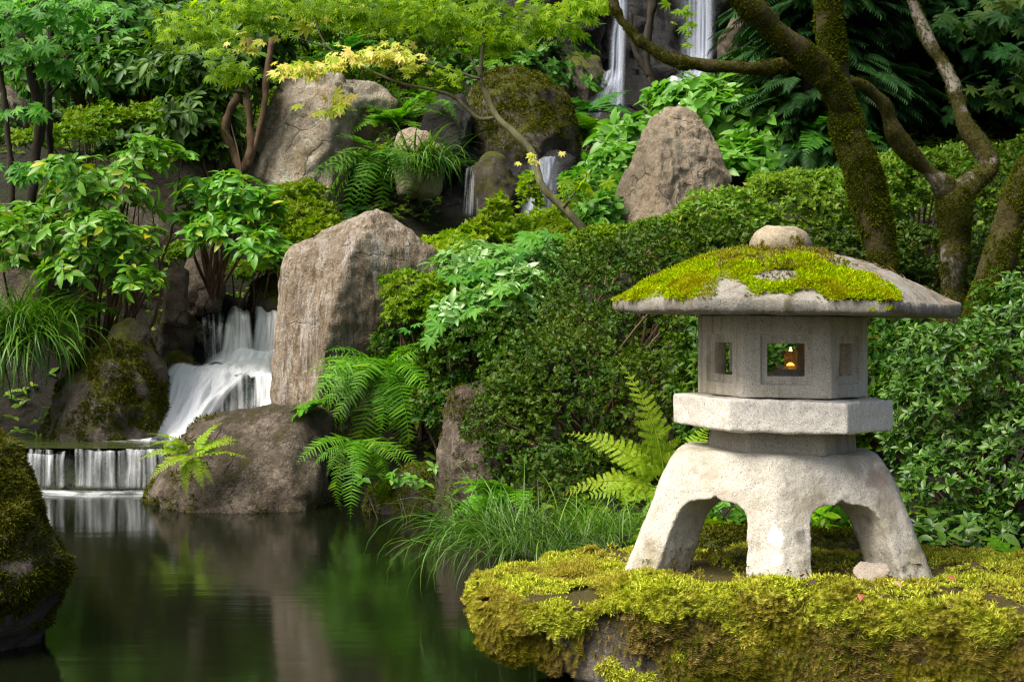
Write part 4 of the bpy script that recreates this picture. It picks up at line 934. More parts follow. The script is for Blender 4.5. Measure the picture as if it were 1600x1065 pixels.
fall('waterfall', 'thin left strand of the upper waterfall spreading on a rock', [
 (FT, [(955,982,-140,17.5),(958,984,0,17.4),(950,978,60,17.3),(946,976,115,17.15),(930,980,150,16.95),(908,988,184,16.7)], 30, .06),
 (FT, [(940,976,110,17.0),(920,968,145,16.85),(905,952,176,16.7)], 30, .04), (FT, [(962,984,-140,17.45),(962,980,40,17.3),(960,976,180,16.8)], 20, .04)])
fall('waterfall', 'broad right strand of the upper waterfall behind the mossy limb', [
 (FT, [(1052,1126,-140,17.7),(1054,1124,0,17.6),(1056,1120,90,17.4),(1046,1116,130,17.0),(1034,1112,178,16.7)], 60, .06),
 (FT, [(1085,1118,-140,17.6),(1086,1120,60,17.4),(1078,1114,130,17.0)], 30, .05), (FD, [(1042,1094,122,16.95),(1036,1090,150,16.8),(1030,1096,182,16.6)], 30, .05)])
fall('waterfall', 'small bluish stream fall half hidden behind the light green shrubs', [
 (FT, [(822,884,250,13.3),(820,880,256,13.1),(815,876,300,12.9),(805,868,345,12.7),(795,862,430,12.4)], 50, .05),
 (FV, [(728,760,258,13.3),(726,752,270,13.1),(722,750,340,12.95)], 20, .03)])
# foam where the weir and the cascade land
def foam(label, px0, px1, d0, d1, z, mat, bow=.05):
    nu, nv = 40, 10; u = np.linspace(0, 1, nu); v = np.linspace(0, 1, nv)
    dd = d0+(d1-d0)*v; X_ = ((px0+(px1-px0)*u)[None]-800)*dd[:,None]/F
    V = np.column_stack([X_.ravel(), (dd[:,None]+bow*np.sin(u*np.pi*3)[None]).ravel(), np.full(nu*nv, z)])
    i = np.arange(nv-1)[:,None]*nu; j = np.arange(nu-1)[None]; T = np.stack([i+j, i+j+1, i+nu+j+1, i+nu+j], -1).reshape(-1,4)
    uv = np.column_stack([np.tile(u, nv), np.repeat(v, nu)])
    solo('foam', V, T, mat, label, 'foam', kind='stuff', uv=uv)
FO = fall_mat('foam_white', .38, .70, 7, 2.2, .8, .15, base=.05, ends=(.6,.75))
foam('white foam line on the pond under the small weir', 15, 285, 8.15, 8.70, .005, FO, .03)
foam('soft white water at the cascade foot in the pool', 150, 320, 9.0, 9.75, .258, FO)

# ================================================================== plants: builders
def blob(b):
    cx, cy, rx, ry, d = b[:5]; c = P(cx, cy, d); r = np.array([rx*d/F, b[5] if len(b) > 5 else (rx+ry)/2*d/F*.8, ry*d/F]); return c, r
def blob_points(blobs, n, lo=.72, rough=.25, rf=2.0, seed=0, keep_back=.25, minz=None, rel=False):
    B = [b if rel else blob(b) for b in blobs]
    A = np.array([r[0]*r[2]+r[0]*r[1]+r[1]*r[2] for c, r in B]); nn = np.maximum((n*A/A.sum()*1.9).astype(int), 3)
    Ps, Ns = [], []
    for k, ((c, r), m) in enumerate(zip(B, nn)):
        u = unit(rng.normal(0, 1, (m,3)))
        t = lo+(1.04-lo)*rng.random(m)**.6
        q = 1+rough*fbm(u*rf+k*7.7+seed, 3, seed)
        p = c+u*r*(t*q)[:,None]; nr = unit(u/r)
        keep = (nr[:,2] > -.55) & ((nr[:,1] < .35) | (rng.random(m) < keep_back))
        for k2, (c2, r2) in enumerate(B):
            if k2 != k: keep &= (np.linalg.norm((p-c2)/r2, axis=1) > .78)
        Ps.append(p[keep]); Ns.append(nr[keep])
    p, nr = np.concatenate(Ps), np.concatenate(Ns)
    g = ground_z(p[:,0], p[:,1]); k = p[:,2] > g-.02
    p, nr = p[k], nr[k]
    if len(p) > n:
        i = rng.choice(len(p), n, replace=False); p, nr = p[i], nr[i]
    return p, nr
def whorls(p, axis, per, L, tpl, spread=(1.0,1.35), droop=.1, jit=.4, Lj=.6):
    k = len(p); a0 = rng.random(k)*6.28
    ax = unit(axis); s = unit(np.cross(ax, np.array([.3,.2,.93])+rng.normal(0,.05,(k,3)))); b = np.cross(ax, s)
    ps, ds, ns, ls = [], [], [], []
    for i in range(per):
        a = a0+6.2832*i/per+rng.normal(0, jit, k); sp = spread[0]+(spread[1]-spread[0])*rng.random(k)
        rad = s*np.cos(a)[:,None]+b*np.sin(a)[:,None]
        d = ax*np.cos(sp)[:,None]+rad*np.sin(sp)[:,None]+np.array([0,0,-droop])
        ps.append(p); ds.append(d); ns.append(ax*.9+rng.normal(0,.3,(k,3))); ls.append(L*(1-Lj/2+Lj*rng.random(k))*(.8+.2*(i % 3)))
    p, d, n, l = np.concatenate(ps), np.concatenate(ds), np.concatenate(ns), np.concatenate(ls)
    return scatter(tpl, p, frames(d, n), l)
def stems_mesh(base, tips, r0=.012, bend=.25, seg=5):
    out = []
    for t in tips:
        b = base+rng.normal(0, .04, 3)*[1,1,0]; m = b*.45+t*.55+rng.normal(0, bend, 3)*np.linalg.norm(t-b)*.3; m[2] = min(m[2], t[2])
        out.append(tube([b, m, t], [r0, r0*.7, r0*.25], 8, seg, cap=False))
    return cat_mesh(out)
def shrub(name, label, cat, blobs, n, per, L, tpl, mat, base=None, nst=10, stem=None, up=.55, spread=(1.0,1.35), droop=.1, rough=.25, rf=2.0, lo=.72, r0=.012, group=None, seed=0, lumps=0, lsize=.42):
    if lumps:
        B = []
        for b in blobs:
            c, r = blob(b); B.append((c, r*.86))
            for q in range(lumps):
                u = unit(rng.normal(0, 1, 3)); u[1] = -abs(u[1])*.9; B.append((c+u*r*.72, r*lsize*(.75+.5*rng.random())))
    p, nr = blob_points(B if lumps else blobs, n, lo, rough, rf, seed, rel=bool(lumps))
    if base is None:
        c = np.mean([blob(b)[0] for b in blobs], axis=0); base = np.array([c[0], c[1], ground_z(c[0], c[1])[0]])
    o = thing(name, base, label, cat, group)
    V, T = whorls(p, nr*.75+np.array([0,-.12,up])+rng.normal(0,.25,p.shape), per, L, tpl, spread, droop)
    part('foliage', V, T, mat, o)
    if nst:
        tips = p[rng.choice(len(p), nst, replace=False)]
        tips = tips-nr[:nst]*0
        V, T = stems_mesh(base+np.array([0,0,-.05]), tips, r0); part('stem', V, T, stem or BARK['brown'], o)
    return o

FR = {}
def fronds(kind):
    if kind not in FR:
        m = {'sword':'fern','sword_dark':'fern_dark','sword_broad':'fern','lady':'fern','lady_bright':'fern_bright','lady_dark':'fern_dark','dry':'dry'}[kind]
        out = []
        for i, a in enumerate((.55, .75, .95)):
            if kind.startswith('sword') or kind == 'dry': out.append(frond_mesh('frond_'+kind, LM[m], 15 if kind == 'sword_broad' else 24, a, .17, 'sword', False, seed=i+3))
            else: out.append(frond_mesh('frond_'+kind, LM[m], 17, a*.8, .21 if kind == 'lady_bright' else .30, 'lady', True, seed=i+13))
        FR[kind] = out
    return FR[kind]
def fern(label, at, kind, n, L, az=(0,360), el=(15,65), group=None, lj=.25, explicit=None, mixed=None, face=.25):
    """az in degrees: 0 points away from the camera, 90 to the right, 180 towards the camera, 270 to the left"""
    o = thing('fern', at, label, 'fern', group)
    lst = explicit or [(az[0]+(az[1]-az[0])*((i+.5)/n)+rng.normal(0, 6), el[0]+(el[1]-el[0])*rng.random(), L*(1-lj+2*lj*rng.random())) for i in range(n)]
    for i, (a, e, l) in enumerate(lst):
        k = mixed if (mixed and i % 5 == 2) else kind
        f = link('frond', fronds(k)[int(rng.integers(3))], (0,0,0), o)
        ar, er = math.radians(a), math.radians(e-14)
        dv = np.array([math.sin(ar)*math.cos(er), math.cos(ar)*math.cos(er), math.sin(er)]); nv = np.array([-math.sin(ar)*math.sin(er), -math.cos(ar)*math.sin(er), math.cos(er)])
        fm = frames(dv[None], (nv*(1-face)+face*np.array([0,-1,.3])+rng.normal(0,.1,3))[None])[0]
        f.rotation_euler = Matrix(fm.tolist()).to_euler(); f.scale = (l*(.9+.2*rng.random()),)*3
        if k == 'dry': f['label'] = 'dry brown frond'
    return o

def blade_arch(n=7, curve=1.6, w=.014):
    t = np.linspace(0, 1, n+1); ang = .15-curve*t**1.3
    y = np.concatenate([[0], np.cumsum(np.cos(ang[1:]))/n]); z = np.concatenate([[0], np.cumsum(np.sin(ang[1:]))/n])
    V, T = [], []
    for i in range(n+1):
        ww = w*(1-t[i]**2.2)*(.6+.4*min(1, t[i]*5))+.0008
        V += [(-ww, y[i], z[i]+ww*.4), (0, y[i], z[i]), (ww, y[i], z[i]+ww*.4)]
        if i:
            a = 3*(i-1); b = 3*i; T += [(a,a+1,b+1),(a,b+1,b),(a+1,a+2,b+2),(a+1,b+2,b+1)]
    return np.array(V), np.array(T)
BL = [blade_arch(7, c) for c in (1.1, 1.7, 2.4)]
def clump(label, at, n, L, mat, spread=.06, el=(35,85), az=(0,360), w=1.0, cat='grass clump', droopy=1, name='sedge_clump'):
    parts_ = []
    for q, tpl in enumerate(BL):
        m = n//3; a = np.radians(az[0]+(az[1]-az[0])*rng.random(m)); e = np.radians(el[0]+(el[1]-el[0])*rng.random(m))
        d = np.column_stack([np.sin(a)*np.cos(e), np.cos(a)*np.cos(e), np.sin(e)])
        nr = np.column_stack([-np.sin(a)*np.sin(e), -np.cos(a)*np.sin(e), np.cos(e)])
        p = np.array(at)+np.column_stack([rng.normal(0, spread, m), rng.normal(0, spread, m), np.zeros(m)])
        t2 = (tpl[0]*[w,1,1], tpl[1])
        parts_.append(scatter(t2, p, frames(d, nr+rng.normal(0,.15,(m,3))), L*(.55+.6*rng.random(m))))
    V, T = cat_mesh(parts_)
    return solo(name, V, T, mat, label, cat, loc=np.array(at))

def leaf_cloud(blobs, n, L, tpl, facing=(0,-.55,.7), jit=.35, flat=0.0, lo=.0, rough=.2):
    p, nr = blob_points(blobs, n, lo, rough, keep_back=1.0)
    k = len(p); a = rng.random(k)*6.28
    nrm = np.array(facing)+rng.normal(0, jit, (k,3))
    d = np.column_stack([np.cos(a), -.35+.0*a, np.sin(a)*.5-.55])
    return scatter(tpl, p, frames(d, nrm), L*(.7+.6*rng.random(k)))
def leaf_line(path, n, L, tpl, width, facing=(0,-.5,.75), jit=.3, hang=.0):
    c = catmull(path, 60); i = rng.integers(0, 60, n)
    p = c[i]+rng.normal(0, 1, (n,3))*width+np.array([0,0,-hang])*rng.random((n,1))
    a = rng.random(n)*6.28
    d = np.column_stack([np.cos(a), -.4+0*a, np.sin(a)*.4-.45])
    return scatter(tpl, p, frames(d, np.array(facing)+rng.normal(0, jit, (n,3))), L*(.7+.6*rng.random(n)))
def pathpx(pts, d0, d1=None):
    m = len(pts); d1 = d0 if d1 is None else d1
    return [P(x, y, d0+(d1-d0)*i/max(1, m-1)) for i, (x, y) in enumerate(pts)]
def limb(o, name, pts, d0, rpx, mat, d1=None, seg=12, n=40, wob=.35, seed=0, moss=None, label=None):
    c = pathpx(pts, d0, d1); r = np.interp(np.linspace(0, 1, len(pts)), np.linspace(0, 1, len(rpx)), rpx)*d0/F*(.76 if max(rpx) > 9 else 1.0)
    V, T = tube(c, r, n, seg, wob, seed, wf=3.0)
    q = part(name, V, T, mat, o, label=label)
    if moss:
        for m, sz, mt in moss:
            mosscover(q, V, T, m, lambda C, Nn: (fbm(C*7, 3, seed+2) > -.5)*np.clip(.8-.5*Nn[:,1], .1, 1), sz, mt, down=.5, lift=.8)
    return V, T

# ================================================================== mossy trees on the right
def base_of(px, d): x = (px-800)*d/F; return np.array([x, d, ground_z(x, d)[0]-.05])
tA = thing('tree', base_of(1390, 7.3), 'leaning moss-covered tree forking just behind the lantern roof', 'tree')
mo = [(17000, .018, LM['moss_bark'])]
limb(tA, 'trunk', [(1400,620),(1392,520),(1384,430),(1366,330),(1336,235),(1318,165),(1302,100),(1296,40),(1292,-60),(1290,-260)], 7.3, [30,27,27,31,33,31,24,23,22,18], BARK['mossy'], seg=22, n=90, wob=.25, seed=3, moss=mo)
limb(tA, 'branch', [(1322,175),(1290,118),(1255,85),(1215,50),(1172,8),(1125,-45),(1060,-140)], 7.28, [20,27,25,23,21,19,12], BARK['mossy'], 7.0, seg=14, n=50, seed=5, moss=[(5000, .014, LM['moss_bark'])])
limb(tA, 'branch', [(1305,150),(1280,118),(1245,99),(1205,106),(1150,106),(1095,101),(1050,92),(1010,72),(978,42),(958,5),(945,-60)], 7.3, [10,14,14,14,13,12,12,11,11,10,8], BARK['mossy'], 7.6, seg=12, n=70, seed=7, moss=[(4600, .013, LM['moss_bark'])])
tB = thing('tree', base_of(1490, 7.9), 'forked tree with patchy mossy limbs between the two other trees', 'tree')
limb(tB, 'trunk', [(1486,640),(1487,520),(1490,440),(1492,370),(1493,320),(1500,290)], 7.9, [34,29,27,28,31,26], BARK['patchy'], seg=16, n=40, seed=11, moss=[(9000, .013, LM['moss_bark'])])
limb(tB, 'branch', [(1492,318),(1470,285),(1440,255),(1412,228),(1396,205),(1384,170),(1368,148),(1345,132),(1320,128)], 7.9, [26,21,18,17,15,14,13,11,8], BARK['patchy'], 7.7, seg=14, n=50, seed=13, moss=[(1200, .013, LM['moss_bark'])], label='limb with bare grey bark and a mossy collar')
limb(tB, 'branch', [(1500,305),(1525,285),(1545,262),(1540,240),(1522,215),(1505,188),(1494,150),(1478,110),(1462,85),(1445,50),(1430,15),(1405,-60)], 7.9, [26,24,22,20,17,16,15,15,13,12,10,8], BARK['patchy'], 8.2, seg=14, n=60, seed=17, moss=[(1400, .013, LM['moss_bark'])])
tC = thing('tree', base_of(1535, 7.0), 'thick mossy trunk leaning out of the picture at the right edge', 'tree')
limb(tC, 'trunk', [(1520,640),(1530,540),(1542,460),(1562,390),(1582,330),(1600,280),(1650,215),(1740,120)], 7.0, [48,40,38,36,34,30,28,20], BARK['mossy'], seg=18, n=50, seed=19, moss=[(11000, .014, LM['moss_bark'])])
# unseen crowns above the picture, added to shade the right background
for o, bl in ((tA, [(1290,-420,200,90,8.2,.8)]), (tB, [(1400,-400,200,100,9.4,.8)]), (tC, [(1850,-150,150,160,8.2,.8)])):
    V, T = leaf_cloud(bl, 1200, .075, MAPLE, lo=.2); part('crown', V, T, LM['maple'], o)

# ================================================================== bent maple with golden and bright leaves
tN = thing('maple_tree', base_of(925, 9.7), 'slender bent maple bearing golden and bright green leaves over the boulders', 'maple tree')
limb(tN, 'trunk', [(935,392),(922,372),(900,345),(875,320),(848,292),(840,268),(831,238),(800,205),(777,183),(762,152),(751,124),(752,95),(755,68),(758,0),(762,-90)], 9.7, [8,7.5,6.5,6.5,6.5,6,6,5,4.5,4,3.8,3.3,3], BARK['green'], 10.2, seg=8, n=70, wob=.2, seed=23)
limb(tN, 'branch', [(777,183),(760,186),(743,182),(722,162),(706,150),(685,143),(660,137),(640,134),(619,128),(595,118),(570,107),(540,90),(514,75),(502,58),(495,38),(489,15)], 10.0, [3.4,3,2.4,1.8,1.4], BARK['green'], 10.3, seg=6, n=60, wob=.2, seed=24)
limb(tN, 'branch', [(750,124),(720,114),(690,105),(670,98),(653,94),(620,90),(600,90),(565,94),(533,101),(500,104)], 10.0, [2.6,2,1.6,1.2], BARK['green'], 10.2, seg=6, n=50, wob=.2, seed=25)
limb(tN, 'branch', [(751,120),(738,96),(722,84),(705,78)], 10.0, [2,1.2], BARK['green'], 10.1, seg=6, n=20, wob=.2, seed=26)
limb(tN, 'branch', [(514,75),(490,68),(466,60)], 10.3, [1.4,1], BARK['green'], seg=6, n=14, wob=.1, seed=27)
limb(tN, 'branch', [(880,325),(895,305),(902,295)], 9.7, [3,1.5], BARK['green'], seg=6, n=12, wob=.2, seed=28)
gl = [leaf_line(pathpx([(655,92),(620,88),(580,84),(540,92),(500,100),(465,102),(432,108)], 10.0), 150, .06, VINE, np.array([.05,.14,.016]), hang=.03),
      leaf_line(pathpx([(640,60),(620,70),(600,78)], 10.1), 14, .07, VINE, np.array([.05,.1,.03])),
      leaf_line(pathpx([(560,140),(530,160),(495,178)], 10.2), 16, .07, VINE, np.array([.05,.1,.03])),
      leaf_line(pathpx([(880,236),(850,240),(825,250)], 9.6), 6, .055, VINE, np.array([.03,.05,.015])),
      leaf_line(pathpx([(345,70),(400,60),(430,85)], 10.6), 12, .07, VINE, np.array([.08,.12,.04])),
      leaf_line(pathpx([(440,30),(520,20),(560,20)], 10.6), 16, .09, VINE, np.array([.08,.12,.04]))]
V, T = cat_mesh(gl); part('golden_leaves', V, T, LM['gold'], tN)
bl = [leaf_cloud([(560,25,170,38,10.4,.5),(400,30,110,50,10.6,.5),(320,55,80,45,10.8,.5),(700,35,90,45,10.2,.5),(770,70,60,30,10.2,.4),(845,45,80,35,10.4,.5),(640,-20,260,40,10.4,.6),(920,20,50,30,10.2,.4),(360,120,40,18,10.6,.2)], 2300, .062, MAPLE),
      leaf_line(pathpx([(400,115),(370,100),(340,92),(330,75)], 10.5), 40, .06, MAPLE, np.array([.06,.1,.04])),
      leaf_line(pathpx([(720,130),(690,112),(660,120)], 10.0), 26, .055, MAPLE, np.array([.06,.1,.04])),
      leaf_line(pathpx([(1050,10),(1080,30),(1090,60)], 8.0), 18, .05, MAPLE, np.array([.04,.06,.03])),
      leaf_line(pathpx([(900,300),(870,295),(905,278),(940,290)], 9.6), 22, .075, VINE, np.array([.06,.08,.02]))]
V, T = cat_mesh(bl); part('leaves', V, T, LM['maple'], tN)

# dark trunk between the upper falls
tD = thing('tree', P(1026,185,15.6), 'dark bare trunk standing between the two upper waterfalls', 'tree')
limb(tD, 'trunk', [(1030,190),(1024,150),(1014,110),(1010,68),(1016,30),(1022,-20),(1030,-140)], 15.6, [10,9,8,9,9,8,7], BARK['dark'], seg=8, n=30, seed=31)
limb(tD, 'branch', [(1016,120),(1000,95),(990,70),(985,20)], 15.6, [5,4,3], BARK['dark'], seg=6, n=16, seed=32)

# slim maples at the left
tV = thing('maple_tree', base_of(50, 11.4), 'slim three-stemmed maple with flat sprays of leaves at the left edge', 'maple tree')
for k, (pp, r) in enumerate([([(20,335),(17,260),(10,190),(4,140),(-2,80),(-5,-40)], [5,5,4.5,4]), ([(48,335),(55,260),(62,190),(52,130),(40,75),(22,40),(5,10),(-10,-40)], [8,8,8,7,5,4,4]), ([(84,340),(80,250),(76,180),(78,110),(80,50),(78,-40)], [6,5.5,5,4.5,4])]):
    limb(tV, 'trunk', pp, 11.4+.1*k, r, BARK['dark'], seg=8, n=36, seed=40+k)
limb(tV, 'branch', [(78,60),(110,55),(140,45),(160,30)], 11.5, [2.5,1.5,1], BARK['dark'], seg=5, n=14, seed=45)
limb(tV, 'branch', [(76,150),(95,130),(105,95),(120,60)], 11.5, [2.5,1.8,1.2], BARK['dark'], seg=5, n=14, seed=46)
limb(tV, 'branch', [(36,0),(45,18),(58,10),(64,-6)], 11.2, [2,1.4,1], BARK['green'], seg=5, n=12, seed=47)
lv = [leaf_line(pathpx(pp, d), n, .10, VINE, np.array(w), jit=.35) for pp, d, n, w in [
    ([(0,25),(50,35),(110,20)], 11.2, 60, (.12,.2,.06)), ([(0,85),(45,82),(90,92)], 11.2, 40, (.12,.2,.04)), ([(20,265),(60,272),(100,270)], 11.0, 36, (.10,.15,.03)), ([(0,175),(30,170),(60,178)], 11.2, 16, (.08,.15,.03)),
    ([(90,55),(130,40),(170,25)], 11.4, 40, (.12,.2,.05)), ([(-10,5),(60,0),(130,-10)], 11.0, 50, (.15,.2,.06)), ([(80,115),(110,108)], 11.3, 14, (.06,.1,.03))]]
V, T = cat_mesh(lv); part('leaves', V, T, LM['vine'], tV)

# ================================================================== shrubs
AZ = dict(per=6, L=.026, tpl=SMALL, spread=(.5,1.25), droop=.0)
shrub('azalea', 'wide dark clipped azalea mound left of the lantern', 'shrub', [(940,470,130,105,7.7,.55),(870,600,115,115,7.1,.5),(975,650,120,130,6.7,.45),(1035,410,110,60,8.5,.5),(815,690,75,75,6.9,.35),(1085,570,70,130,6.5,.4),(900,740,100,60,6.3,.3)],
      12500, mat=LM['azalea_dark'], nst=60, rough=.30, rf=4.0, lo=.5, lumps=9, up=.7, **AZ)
shrub('azalea', 'olive green azalea crest running below the pointed boulder', 'shrub', [(960,400,80,45,9.0,.4),(1060,375,90,35,9.3,.4),(1010,420,90,40,8.8,.4)], 3800, mat=LM['azalea'], nst=10, rough=.16, rf=3, lo=.8, up=.9, **AZ)
shrub('hedge', 'long light green clipped hedge below the mossy trees', 'hedge', [(1130,345,85,55,9.2,.5),(1230,330,100,55,9.4,.5),(1330,325,100,70,9.5,.5),(1430,305,90,75,9.7,.5),(1520,300,90,80,9.7,.5),(1620,290,90,85,9.8,.5),(1720,300,100,90,9.8,.5)],
      13000, mat=LM['hedge'], nst=30, rough=.18, rf=4, lo=.75, lumps=6, lsize=.36, up=.8, per=6, L=.034, tpl=SMALL, spread=(.5,1.25), droop=.0)
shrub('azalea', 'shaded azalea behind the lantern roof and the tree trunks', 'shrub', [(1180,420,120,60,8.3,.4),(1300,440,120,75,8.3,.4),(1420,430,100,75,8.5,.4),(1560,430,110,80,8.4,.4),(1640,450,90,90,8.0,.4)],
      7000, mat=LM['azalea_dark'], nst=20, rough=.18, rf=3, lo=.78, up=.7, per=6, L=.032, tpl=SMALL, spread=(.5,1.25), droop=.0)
shrub('glossy_bush', 'dark glossy bush with star-like leaf rosettes right of the lantern', 'shrub', [(1470,600,80,95,5.6,.4),(1560,590,80,130,5.5,.4),(1610,730,110,130,5.3,.4),(1480,760,85,85,5.4,.3),(1425,640,45,110,5.7,.25),(1540,830,70,50,5.2,.2),(1690,600,110,190,5.4,.4)],
      4600, mat=LM['bush'], nst=60, rough=.34, rf=3.6, lo=.45, lumps=7, up=.6, per=7, L=.033, tpl=RHODO, spread=(.75,1.3), droop=.0, r0=.006)
shrub('azalea', 'bushy dark shrub seen through the gap under the lantern roof', 'shrub', [(1130,600,70,130,6.2,.3),(1250,640,120,130,6.6,.3),(1380,620,80,130,6.4,.3)], 3200, mat=LM['azalea_dark'], nst=20, rough=.25, rf=3, lo=.7, up=.6, per=6, L=.034, tpl=SMALL, spread=(.5,1.25), droop=0)  # shade behind the light box windows is put into the darker leaf colour
Y = dict(per=6, L=.05, tpl=SMALL, spread=(.5,1.2), droop=.0)
shrub('azalea', 'low yellow-green azalea beside the tall boulder and the rhododendron', 'shrub', [(470,345,50,35,11.2,.3),(495,370,40,28,11.0,.3),(430,330,40,25,11.3,.3),(460,310,40,20,11.5,.3)], 1500, mat=LM['yazalea'], nst=14, rough=.35, up=.8, **Y)
shrub('azalea', 'bright yellow-green azalea in front of the stream fall', 'shrub', [(850,365,60,28,11.6,.35),(900,345,50,30,11.6,.35),(800,385,60,32,10.9,.35),(870,385,60,35,10.8,.35),(830,300,16,28,12,.1),(775,340,20,26,11.6,.12)], 2500, mat=LM['yazalea'], nst=24, rough=.4, up=.8, **Y)
shrub('azalea', 'small yellow-green azalea just right of the tall boulder top', 'shrub', [(710,392,40,24,9.9,.25),(745,375,30,26,10.3,.2),(690,420,45,22,9.5,.25)], 950, mat=LM['yazalea'], nst=12, rough=.4, up=.8, **Y)
shrub('leafy_shrub', 'light green leafy shrub left of the pointed boulder', 'shrub', [(930,300,45,32,11.5,.3),(965,262,36,32,11.9,.3),(935,345,30,40,10.6,.25)], 640, 5, .085, OVAL, LM['bright'], nst=14, rough=.4, spread=(.7,1.3), up=.6)
shrub('azalea', 'olive small-leaved shrub overhanging the right side of the tall boulder', 'shrub', [(640,452,42,28,8.75,.2),(684,470,42,45,8.6,.25),(640,490,35,30,8.6,.2),(705,505,45,55,8.4,.25)], 1900, 6, .03, SMALL, LM['azalea'], nst=20, rough=.4, up=.6, spread=(.5,1.2), droop=0)
shrub('pieris', 'silvery green shrub with narrow pale leaves above the dark hollow', 'shrub', [(760,425,75,40,8.7,.3),(800,480,65,50,8.3,.3),(740,500,55,40,8.3,.25),(830,425,50,40,8.7,.3)], 720, 7, .075, RHODO, LM['pieris'], nst=20, rough=.45, up=.6, spread=(.8,1.4), droop=.1)
shrub('azalea', 'dark undergrowth shrub in the hollow beside the hanging fern', 'shrub', [(720,570,60,60,8.2,.25),(760,540,60,50,8.0,.25),(640,560,60,50,8.7,.2),(690,640,50,40,8.0,.2),(800,590,40,60,7.5,.2)], 2200, 6, .034, SMALL, LM['azalea_dark'], nst=14, rough=.35, up=.5, spread=(.5,1.2), droop=0)
vm = thing('vine_maple', base_of(770, 8.3), 'low maple seedling with flat layered green leaves in front of the silvery shrub', 'shrub')
lv = [leaf_line(pathpx(pp, d), n, .075, VINE, np.array([.06,.08,.02])) for pp, d, n in [([(860,365),(810,395),(770,425),(730,440)], 8.4, 50), ([(830,440),(780,460),(740,480),(700,500),(655,522)], 8.1, 60), ([(790,400),(740,425),(700,440)], 8.4, 30), ([(860,425),(830,445)], 8.2, 14)]]
V, T = cat_mesh(lv); part('leaves', V, T, LM['vine'], vm)
limb(vm, 'stem', [(800,560),(800,500),(770,460),(720,490),(660,520)], 8.3, [3,2,1], BARK['green'], seg=5, n=16, seed=51)
limb(vm, 'stem', [(800,520),(805,450),(830,410),(862,372)], 8.4, [3,2,1], BARK['green'], seg=5, n=16, seed=52)
# rhododendrons
RH = dict(per=8, L=.10, tpl=RHODO, spread=(1.0,1.5), droop=.16, lumps=3, lsize=.5)
shrub('rhododendron', 'large light green rhododendron overhanging the bank at the left', 'shrub', [(140,300,85,55,10.2,.4),(60,395,75,50,10.0,.35),(165,400,85,62,9.9,.4),(230,255,55,32,10.3,.3),(225,440,38,28,9.7,.25),(110,340,70,50,10.1,.35),(40,345,60,30,10.3,.3)],
      560, mat=LM['rhodo'], nst=26, rough=.45, up=.75, lo=.45, r0=.016, base=base_of(150, 10.5), **RH)
shrub('rhododendron', 'open rhododendron with bent brown stems left of the tall boulder', 'shrub', [(330,305,62,36,10.5,.3),(395,330,55,45,10.4,.3),(350,370,60,42,10.2,.3),(405,390,42,34,10.1,.25),(300,345,36,28,10.5,.25)],
      270, mat=LM['rhodo'], nst=12, rough=.45, up=.75, lo=.45, r0=.016, base=P(335,455,10.9), **RH)
RD = dict(per=7, L=.12, tpl=RHODO, spread=(1.0,1.5), droop=.2)
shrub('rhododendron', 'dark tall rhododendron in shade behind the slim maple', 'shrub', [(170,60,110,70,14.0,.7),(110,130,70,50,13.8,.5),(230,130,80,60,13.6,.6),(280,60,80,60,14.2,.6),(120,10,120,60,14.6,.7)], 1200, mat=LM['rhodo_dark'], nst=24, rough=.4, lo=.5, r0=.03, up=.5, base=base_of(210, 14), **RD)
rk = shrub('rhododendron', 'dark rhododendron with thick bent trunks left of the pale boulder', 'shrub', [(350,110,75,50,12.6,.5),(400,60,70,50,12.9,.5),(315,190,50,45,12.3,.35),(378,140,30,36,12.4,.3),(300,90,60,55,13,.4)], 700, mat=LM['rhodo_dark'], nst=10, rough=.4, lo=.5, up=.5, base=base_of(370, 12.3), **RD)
for k, (pp, r) in enumerate([([(385,290),(365,240),(352,205),(358,175),(372,150),(385,120),(392,60)], [7,7,6,5]), ([(380,270),(392,235),(390,190),(384,140),(380,80)], [7,6,5]), ([(385,265),(402,215),(412,170),(416,130),(425,60)], [6,5,5])]):
    limb(rk, 'trunk', pp, 12.15, r, BARK['brown'], seg=8, n=24, seed=60+k)
shrub('rhododendron', 'half shaded rhododendron rising in the middle of the left bank', 'shrub', [(250,215,50,30,12.8,.3),(330,235,50,28,12.4,.3),(200,240,40,25,12.6,.3)], 180, mat=LM['rhodo_dark'], nst=10, rough=.4, lo=.5, up=.6, r0=.015, per=7, L=.12, tpl=RHODO, spread=(1.0,1.5), droop=.15)
shrub('broadleaf_shrub', 'bright glossy broad-leaved shrub behind the pointed boulder', 'shrub', [(1115,185,80,55,12.9,.5),(1190,235,60,50,12.6,.45),(1000,212,60,26,12.3,.3),(955,225,26,26,12.2,.2),(1080,160,55,32,13.1,.4),(1210,190,45,45,12.9,.4),(1150,260,70,40,12.4,.4)],
      1050, 5, .125, OVAL, LM['bright'], nst=26, rough=.35, up=.55, spread=(.8,1.4), droop=.2, lo=.55)
shrub('azalea', 'mid green shrub under the maple branches behind the pale boulder', 'shrub', [(580,50,110,50,15,.5),(480,60,60,40,15,.5),(690,70,60,40,15.2,.5)], 2200, 6, .055, SMALL, LM['hedge'], nst=14, rough=.35, up=.6, spread=(.5,1.2), droop=0)

